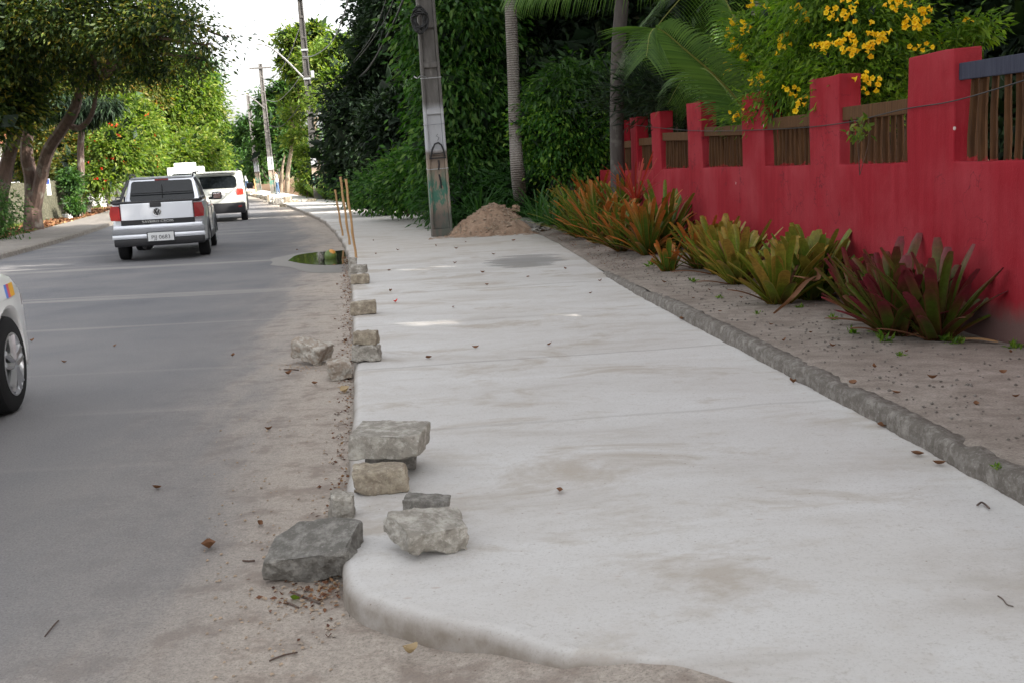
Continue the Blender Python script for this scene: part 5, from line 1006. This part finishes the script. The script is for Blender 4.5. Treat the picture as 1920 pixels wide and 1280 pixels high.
def quad(name, pts, mat, parent, th=.012):          # a pane with thickness, behind its front corners
    P = [Vector(p) for p in pts]; n = (P[1]-P[0]).cross(P[2]-P[0]).normalized(); k = len(P)
    return MB().add(P+[p-n*th for p in P], [tuple(range(k)), tuple(range(2*k-1, k-1, -1))]+[(i, (i+1) % k, (i+1) % k+k, i+k) for i in range(k)]).out(name, mat, parent)
def rquad(x0, x1, z0, z1, r, y, n=4, ysl=0., tx=0.):     # rounded rectangle in x-z, leaning by ysl per metre of height
    o = []
    for cx__, cz, a0 in ((x1-r, z1-r, 0), (x0+r, z1-r, 90), (x0+r, z0+r, 180), (x1-r, z0+r, 270)):
        for k in range(n+1):
            a = R(a0+90*k/n); x, z = cx__+r*math.cos(a), cz+r*math.sin(a); m_ = (x0+x1)/2; o.append((m_+(x-m_)*(1-tx*(z-z0)), y+ysl*(z-z0), z))
    return o
def plate_txt(txt, size, c, parent, name='plate_lettering', mat='ink', sx=1.):
    V, Fc = text_mesh(txt, size, .002); return MB().add([(c[0]+x*sx, c[1]+zz, c[2]+y) for x, y, zz in V], Fc).out(name, mat, parent)
def number_plate(t, x, y, z, txt, size=.085, w=.42, h=.145):
    p = MB().box((x, y, z), (w, .012, h), bev=.004).out('number_plate', 'plate', t); plate_txt(txt, size, (x, y-.009, z-.012), p, sx=1.05); return p
street = lambda y: math.atan2(-(kL(y+4)-kL(y-1))*-1, 5)     # heading, measured from +Y towards -X
def heading(y): return math.atan2(-(kL(y+5)-kL(y-1)), 6)

# pickup truck
g = (-6.46, 20.35, .0); t = empty('pickup_truck', g, 'silver pickup truck with black roof bars and a double cab seen from behind', 'pickup truck', rz=R(12.2))
L1 = 4.45; wr = .31
prof = [(.0, .50), (.0, .62), (.02, 1.06), (.06, 1.09), (1.45, 1.07), (2.0, 1.0), (3.2, .97), (3.9, .90), (4.3, .74), (L1, .55), (L1, .34), (4.1, .28)]+arch(3.62, .385, .31)+[(3.1, .26), (1.4, .26)]+arch(.86, .385, .31)+[(.4, .30), (.06, .32)]
bd = body(prof, .845, 'silver_paint', t, tum=.10, z0=.8, endc=.05, y1=L1)
MB().box((0, 2.2, .42), (1.2, 3.9, .3), bev=.05).out('underbody', 'black_plastic', t)
# cab
cab = [(1.22, 1.0), (1.48, 1.50), (1.62, 1.545), (2.2, 1.56), (2.75, 1.50), (3.35, 1.0)]; body(cab, .74, 'silver_paint', t, 'cab', tum=.28, z0=1.0, endc=.02, y0=1.2, y1=3.4, edge=.04, bw=0)
zw0, zw1 = 1.10, 1.475; ys = (1.48-1.22)/.5
rw_ = quad('rear_window', rquad(-.62, .62, zw0, zw1, .05, 1.262, ysl=ys, tx=.22), 'dark_glass', t); 
quad('window_frame', rquad(-.675, .675, zw0-.045, zw1+.045, .06, 1.256, ysl=ys, tx=.22), 'black_plastic', t)
for o_ in (rw_,): o_.location.y = -.012
b = MB().tube([(-.60, 1.285, 1.245), (.60, 1.285, 1.245)], .010, 6); b.tube([(0, 1.265, 1.16), (0, 1.36, 1.40)], .008, 6); b.out('window_rail', 'black_plastic', rw_)
MB().box((.05, 1.36, 1.30), (.28, .02, .12), (.45, 0, 0), .02).out('windscreen_glare', 'lamp_grey', rw_) if False else None
MB().box((0, 1.455, 1.492), (.26, .03, .028), bev=.006).out('high_brake_light', 'lamp_red', t); 
for s in (-1, 1):
    quad('side_window', [(s*.735, 1.62, 1.06), (s*.735, 3.05, 1.06), (s*.635, 2.66, 1.44), (s*.635, 1.66, 1.44)][::s], 'dark_glass', t, .01)
    MB().tube([(s*.60, 1.50, 1.545), (s*.60, 1.62, 1.60), (s*.60, 2.1, 1.615), (s*.60, 2.5, 1.58)], .018, 8).out('roof_bar', 'black_plastic', t, smooth=True)
    MB().tube([(s*.79, .04, 1.11), (s*.79, .25, 1.125), (s*.78, 1.25, 1.125), (s*.72, 1.42, 1.32), (s*.63, 1.50, 1.50)], .03, 8).out('bed_rail', 'black_plastic', t, smooth=True)
    a = arch(.86, .40, .31, 16); MB().tube([(s*.838, y, z) for y, z in a], .036, 8).out('wheel_arch', 'grey_plastic', t, smooth=True); a = arch(3.62, .40, .31, 16); MB().tube([(s*.838, y, z) for y, z in a], .036, 8).out('wheel_arch', 'grey_plastic', t, smooth=True)
    MB().box((s*.835, 2.24, .36), (.05, 1.85, .14), bev=.02).out('side_sill', 'grey_plastic', t)
    m_ = MB().box((s*.97, 2.78, 1.10), (.20, .12, .16), (0, 0, s*.2), .04).out('wing_mirror', 'black_plastic', t, smooth=True); MB().box((s*.975, 2.713, 1.10), (.15, .008, .11), (0, 0, s*.2), .003).out('mirror_glass', 'chrome', m_); MB().tube([(s*.80, 2.82, 1.05), (s*.92, 2.80, 1.06)], .025, 6).out('mirror_arm', 'black_plastic', m_)
    l = quad('tail_light', [(s*x, y-.035, z) for x, y, z in ((.655, .0, .775), (.82, .03, .785), (.835, .03, .92), (.80, .03, 1.045), (.655, .005, 1.045))][::-s], 'lamp_red', t, .05); quad('reversing_lamp', [(s*x, -.042+.03*(x-.67), z) for x, z in ((.69, .875), (.78, .875), (.78, .93), (.69, .93))][::-s], 'lamp_grey', l, .006)
    MB().box((s*.845, 2.10, .93), (.02, .16, .035), bev=.006).out('door_handle', 'silver_paint', t)
for y in (1.52, 2.72):
    for s in (-1, 1): MB().box((s*.838, y, .70), (.012, .012, .62)).out('door_gap', 'black_plastic', t)
tg_ = MB().box((0, -.028, .885), (1.29, .04, .385), bev=.012).out('tailgate', 'silver_paint', t)
MB().box((0, -.008, .88), (1.315, .05, .41)).out('tailgate_gap', 'black_plastic', t)
MB().box((0, .015, 1.095), (1.56, .11, .05), bev=.02).out('tailgate_cap', 'black_plastic', t)
MB().box((0, .66, 1.075), (1.46, 1.24, .03), bev=.01).out('bed_cover', 'black_plastic', t)
MB().box((-.02, -.055, 1.04), (.20, .03, .085), bev=.012).out('tailgate_handle', 'black_plastic', t)
MB().box((0, -.052, .735), (1.31, .018, .085), bev=.004).out('trim_stripe', 'black_plastic', t); plate_txt('SAVEIRO CROSS', .062, (0, -.066, .735), t, 'trim_lettering', 'chrome', 1.25)
bg_ = MB().lathe([(0, -.052), (.066, -.052), (.066, -.064), (.056, -.066)], (0, 0, .905), 'y', 28).out('badge', 'black_plastic', t)
b = MB(); n = 32; b.tube([(.068*math.cos(2*math.pi*k/n), -.066, .905+.068*math.sin(2*math.pi*k/n)) for k in range(n+1)], .007, 6, False)
for p in ([(-.026, .056), (0, .008), (.026, .056)], [(-.055, .034), (-.022, -.054), (0, -.002), (.022, -.054), (.055, .034)]): b.tube([(x, -.068, .905+z) for x, z in p], .0065, 6)
b.out('emblem', 'chrome', bg_)
MB().box((0, -.045, .635), (1.60, .10, .10), bev=.03).out('bumper_upper', 'silver_paint', t, smooth=True)
MB().box((0, -.055, .565), (1.655, .12, .11), (.0, 0, 0), .025).out('bumper_step', 'trim_grey', t, smooth=True)
MB().box((0, -.05, .475), (1.66, .12, .085), bev=.025).out('bumper_lower', 'silver_paint', t, smooth=True); MB().box((0, -.03, .37), (1.62, .13, .15), bev=.035).out('bumper_valance', 'black_plastic', t, smooth=True)
pr_ = MB().box((.03, -.112, .455), (.50, .02, .19), bev=.008).out('plate_recess', 'grey_plastic', t); number_plate(t, .03, -.127, .455, 'PJJ 0683', .10, .46, .155)
MB().tube([(-.30, .1, .27), (-.30, .7, .27), (-.30, 1.1, .3)], [.045, .10, .10], 10).out('exhaust', 'black_plastic', t, smooth=True); MB().tube([(-.7, .86, .31), (.7, .86, .31)], .06, 8).out('rear_axle', 'black_plastic', t)
for s in (-1, 1):
    for y in (.86, 3.62): wheel(t, s*.74, y, .315, .205, s)
MB().tube([(.1, 1.7, 1.55), (.1, 1.6, 1.72)], .006, 5).out('antenna', 'black_plastic', t)

# boxy off-roader in front of it
g = (-9.42, 36.1, .0); t = empty('sport_utility_car', g, 'beige white boxy off roader with its brake light lit and black lower bumper', 'car', rz=R(12.8)); L2 = 4.2
prof = [(.0, .42), (-.03, .72), (.03, .98), (.16, 1.40), (.30, 1.58), (.5, 1.645), (1.6, 1.665), (2.5, 1.60), (3.0, 1.10), (3.9, 1.02), (4.15, .85), (L2, .5), (4.1, .32), (3.95, .30)]+arch(3.42, .42, .33)+[(2.9, .27), (1.35, .27)]+arch(.80, .42, .33)+[(.35, .32), (.1, .34)]
body(prof, .90, 'beige_paint', t, tum=.16, z0=1.0, endc=.05, y0=0, y1=L2, bw=.0); MB().box((0, 2.1, .42), (1.3, 3.7, .3), bev=.05).out('underbody', 'black_plastic', t)
sl_ = .13/.42; quad('rear_window', rquad(-.64, .64, 1.11, 1.50, .12, .045, 5, sl_, .12), 'dark_glass', t, .02); b = MB()
MB().box((0, -.01, .45), (1.70, .13, .34), bev=.05).out('bumper', 'black_plastic', t, smooth=True); MB().box((0, .14, 1.60), (1.30, .26, .04), (-.15, 0, 0), .015).out('roof_spoiler', 'beige_paint', t)
for s in (-1, 1):
    l = MB().box((s*.72, .025, .975), (.215, .09, .215), (-.05, 0, s*.14), .03).out('tail_light', 'lamp_lit' if s == 1 else 'lamp_red', t, smooth=True)
    b = MB().tube([(s*.72-.06, -.026, .915), (s*.72+.06, -.016, 1.035)], .008, 5); b.tube([(s*.72+.06, -.016, .915), (s*.72-.06, -.026, 1.035)], .008, 5); b.out('lamp_cross', 'lamp_red', l)
    MB().box((s*.68, -.078, .50), (.12, .02, .06), bev=.01).out('reflector', 'lamp_red', t); MB().tube([(s*.66, .5, 1.655), (s*.66, .7, 1.70), (s*.66, 2.0, 1.71), (s*.66, 2.3, 1.64)], .022, 8).out('roof_rail', 'black_plastic', t)
    m_ = MB().box((s*1.03, 2.75, 1.12), (.22, .14, .20), bev=.04).out('wing_mirror', 'black_plastic', t, smooth=True)
    quad('side_window', [(s*.865, .75, 1.10), (s*.865, 2.75, 1.10), (s*.80, 2.45, 1.50), (s*.80, .7, 1.50)][::s], 'dark_glass', t, .01)
    MB().tube([(s*.895, y, z) for y, z in arch(.80, .435, .33, 16)], .035, 8).out('wheel_arch', 'black_plastic', t, smooth=True); MB().tube([(s*.895, y, z) for y, z in arch(3.42, .435, .33, 16)], .035, 8).out('wheel_arch', 'black_plastic', t, smooth=True)
    for y in (.80, 3.42): wheel(t, s*.785, y, .34, .22, s)
number_plate(t, .02, -.06, .865, 'PKT 1183', .085, .40, .13); plate_txt('Jeep', .085, (0, -.045, 1.03), t, 'badge_lettering', 'chrome'); MB().box((0, -.03, .93), (.62, .02, .02), bev=.004).out('tailgate_crease', 'grey_plastic', t)
MB().tube([(0, .35, 1.66), (0, .30, 1.80)], .006, 5).out('antenna', 'black_plastic', t)

# white van farther ahead
g = tuple(D(352, 360, 54)); g = (g[0], 54, 0); t = empty('van', g, 'white van with a boxed unit on its roof ahead of the off roader', 'van', rz=heading(55)); 
prof = [(0, .35), (0, 1.7), (.12, 1.98), (.4, 2.04), (3.9, 2.02), (4.6, 1.35), (5.1, 1.15), (5.2, .4), (5.0, .35)]+arch(4.2, .42, .33)+[(3.6, .3), (1.5, .3)]+arch(.95, .42, .33)+[(.3, .33)]
body(prof, .95, 'white_paint', t, tum=.07, z0=1.2, endc=.04, y1=5.2); quad('rear_window', rquad(-.66, .66, 1.25, 1.72, .06, -.045, 4, .0, .03), 'dark_glass', t); MB().box((-.02, 1.2, 2.14), (1.05, 1.6, .20), bev=.05).out('roof_unit', 'white_paint', t, smooth=True)
MB().box((0, -.05, .48), (1.75, .12, .2), bev=.04).out('bumper', 'grey_plastic', t)
for s in (-1, 1):
    MB().box((s*.80, -.035, 1.0), (.13, .05, .32), bev=.02).out('tail_light', 'lamp_red', t)
    for y in (.95, 4.2): wheel(t, s*.82, y, .33, .22, s)
number_plate(t, 0, -.06, .8, 'JQR 4512', .08, .4, .13) if False else None

# white car at the left edge, only its front corner in view
r3 = .325; c3 = .70; hd3 = heading(5)*.0+R(9); g = G(22, 768, 0); t = empty('hatchback_car', (0, 0, 0), 'white car at the left edge with an alloy wheel and an orange striped sticker', 'car', rz=hd3); L3 = 3.95; ya = 3.30
prof = [(.0, .45), (-.02, .75), (.05, 1.0), (.7, 1.05), (2.3, .98), (2.75, .99), (3.25, .955), (3.6, .90), (3.80, .82), (3.91, .70), (L3, .55), (L3, .34), (3.82, .22), (3.74, .24)]+arch(ya, .385, .30, 20)+[(2.85, .20), (1.15, .20)]+arch(.72, .385, .30, 20)+[(.25, .25)]
hf = .83; body(prof, hf, 'white_paint', t, tum=.16, z0=.70, endc=.10, y1=L3, edge=.035)
body([(.15, .98), (.45, 1.36), (.9, 1.46), (1.8, 1.45), (2.75, .96)], .70, 'white_paint', t, 'cabin', tum=.25, z0=1.0, endc=.02, y0=0, y1=2.8)
for s in (-1, 1): quad('side_window', [(s*.708, .6, 1.02), (s*.708, 2.45, 1.02), (s*.625, 1.85, 1.38), (s*.625, .75, 1.38)][::s], 'dark_glass', t, .01)
quad('windscreen', [(-.6, 2.74, 1.0), (-.5, 1.92, 1.43), (.5, 1.92, 1.43), (.6, 2.74, 1.0)], 'dark_glass', t, .01)
MB().box((0, 1.95, .36), (1.1, 3.6, .26), bev=.05).out('underbody', 'black_plastic', t)
for s in (-1, 1):
    for y in (.72, ya): wheel(t, s*(hf-.115), y, r3, .205, s)
quad('rear_window', [(-.52, .20, 1.03), (.52, .20, 1.03), (.42, .425, 1.31), (-.42, .425, 1.31)], 'dark_glass', t, .01)
MB().box((0, -.05, .50), (1.42, .10, .24), bev=.04).out('bumper', 'white_paint', t, smooth=True); number_plate(t, 0, -.108, .50, 'OKL 2071', .085, .40, .13) if False else None
for s in (-1, 1): MB().box((s*.60, -.03, .84), (.20, .08, .22), bev=.03).out('tail_light', 'lamp_red', t, smooth=True)
xs_ = lambda y, z: hf*(1-.16*max(0, z-.7))*(1-.10*max(0, 1-(L3-y)/.75)**2)+.004
def side_patch(name, y0, y1, z0, z1, mat):
    n = 6; P = [(xs_(y0+(y1-y0)*i/n, z0)+.0, y0+(y1-y0)*i/n, z0) for i in range(n+1)]; Q_ = [(xs_(y0+(y1-y0)*i/n, z1)+.0, y0+(y1-y0)*i/n, z1) for i in range(n+1)]
    return raw(name, P+Q_, [(i, i+1, i+n+2, i+n+1) for i in range(n)], mat, t)
for y0, y1, m_ in ((3.42, 3.56, 'orange_sticker'), (3.36, 3.42, 'red_sticker'), (3.30, 3.36, 'blue_sticker'), (3.1, 3.30, 'white_sheet')): side_patch('sticker', y0, y1, .765, .855, m_)
for s in (-1, 1): MB().box((s*.62, 3.84, .70), (.30, .10, .12), (0, 0, -s*.25), .03).out('headlight', 'lamp_grey', t)
rot = Matrix.Rotation(hd3, 3, 'Z'); off = rot @ Vector((hf-.01, ya, 0)); gx = G(38, 770, 0); t.location = (gx[0]-off.x, gx[1]-off.y, 0)

# ---------------------------------------------------------------- people
def figure(name, lab, base, H, rz, joints, mats, arms):
    t = bpy.data.objects.new('x', None); k = H/1.72
    bm = bmesh.new(); sk = bm.verts.layers.skin.verify(); vs = {}
    for n, (p, r, par) in joints.items():
        v = bm.verts.new(Vector(p)*k); v[sk].radius = (r[0]*k, r[1]*k) if isinstance(r, tuple) else (r*k, r*k); vs[n] = v; v[sk].use_root = par is None
        if par: bm.edges.new((vs[par], v))
    me = bpy.data.meshes.new(name); bm.to_mesh(me); bm.free(); o = bpy.data.objects.new(name, me); COL.objects.link(o)
    m = o.modifiers.new('s', 'SKIN'); m.use_smooth_shade = True; m2 = o.modifiers.new('u', 'SUBSURF'); m2.levels = m2.render_levels = 2
    dg = bpy.context.evaluated_depsgraph_get(); me2 = bpy.data.meshes.new_from_object(o.evaluated_get(dg)); o.modifiers.clear(); o.data = me2; bpy.data.meshes.remove(me)
    for mm in ('skin', 'shirt', 'jeans', 'hair', 'shoe'): me2.materials.append(M[mm])
    for p in me2.polygons: p.material_index = mats(p.center/k); p.use_smooth = True
    o.location = base; o.rotation_euler.z = rz; return tag(o, lab, 'person')
J = {'pelvis': ((0, 0, .93), (.15, .11), None), 'waist': ((0, .0, 1.08), (.14, .115), 'pelvis'), 'chest': ((0, -.01, 1.28), (.165, .115), 'waist'), 'neckb': ((0, -.01, 1.43), (.075, .065), 'chest'), 'neck': ((0, -.03, 1.50), .052, 'neckb'), 'head1': ((0, -.055, 1.58), (.072, .085), 'neck'), 'head2': ((0, -.06, 1.66), (.074, .09), 'head1'), 'nose': ((0, -.145, 1.605), .016, 'head1'),
     'sl': ((-.17, 0, 1.38), .06, 'chest'), 'sr': ((.17, 0, 1.38), .06, 'chest'), 'el': ((-.225, -.02, 1.12), .045, 'sl'), 'er': ((.225, -.02, 1.12), .045, 'sr'), 'wl': ((-.13, -.25, 1.10), .03, 'el'), 'wr': ((.12, -.25, 1.13), .03, 'er'), 'hl': ((-.06, -.31, 1.12), .034, 'wl'), 'hr': ((.05, -.32, 1.14), .034, 'wr'),
     'f1': ((-.02, -.35, 1.14), .012, 'hl'), 'f2': ((-.035, -.36, 1.12), .012, 'hl'), 'f3': ((-.05, -.36, 1.10), .012, 'hl'), 'g1': ((.02, -.36, 1.16), .012, 'hr'), 'g2': ((.035, -.37, 1.13), .012, 'hr'), 'g3': ((.05, -.37, 1.11), .012, 'hr'),
     'hpl': ((-.10, 0, .88), .095, 'pelvis'), 'hpr': ((.10, 0, .88), .095, 'pelvis'), 'kl': ((-.12, -.04, .48), .062, 'hpl'), 'kr': ((.13, .05, .48), .062, 'hpr'), 'al': ((-.12, -.02, .09), .043, 'kl'), 'ar': ((.15, .10, .09), .043, 'kr'), 'tl': ((-.13, -.17, .035), .038, 'al'), 'tr': ((.16, -.05, .035), .038, 'ar')}
def mats_(c):
    if c.z > 1.635 or (c.z > 1.55 and c.y > -.03): return 3
    if c.z > 1.465 or (c.z < 1.3 and c.z > 1.0 and (c.y < -.13)): return 0
    if c.z > .93: return 1
    if c.z > .085: return 2
    return 4
figure('person', 'man in a white shirt and blue jeans standing on the distant footway looking down', tuple(G(521, 365.8, .1)), 1.58, R(-70), J, mats_, None)
figure('person', 'tiny distant figure in a white shirt between the off roader and the footway', tuple(G(464, 357.5, .02)), 1.68, R(150), J, mats_, None)
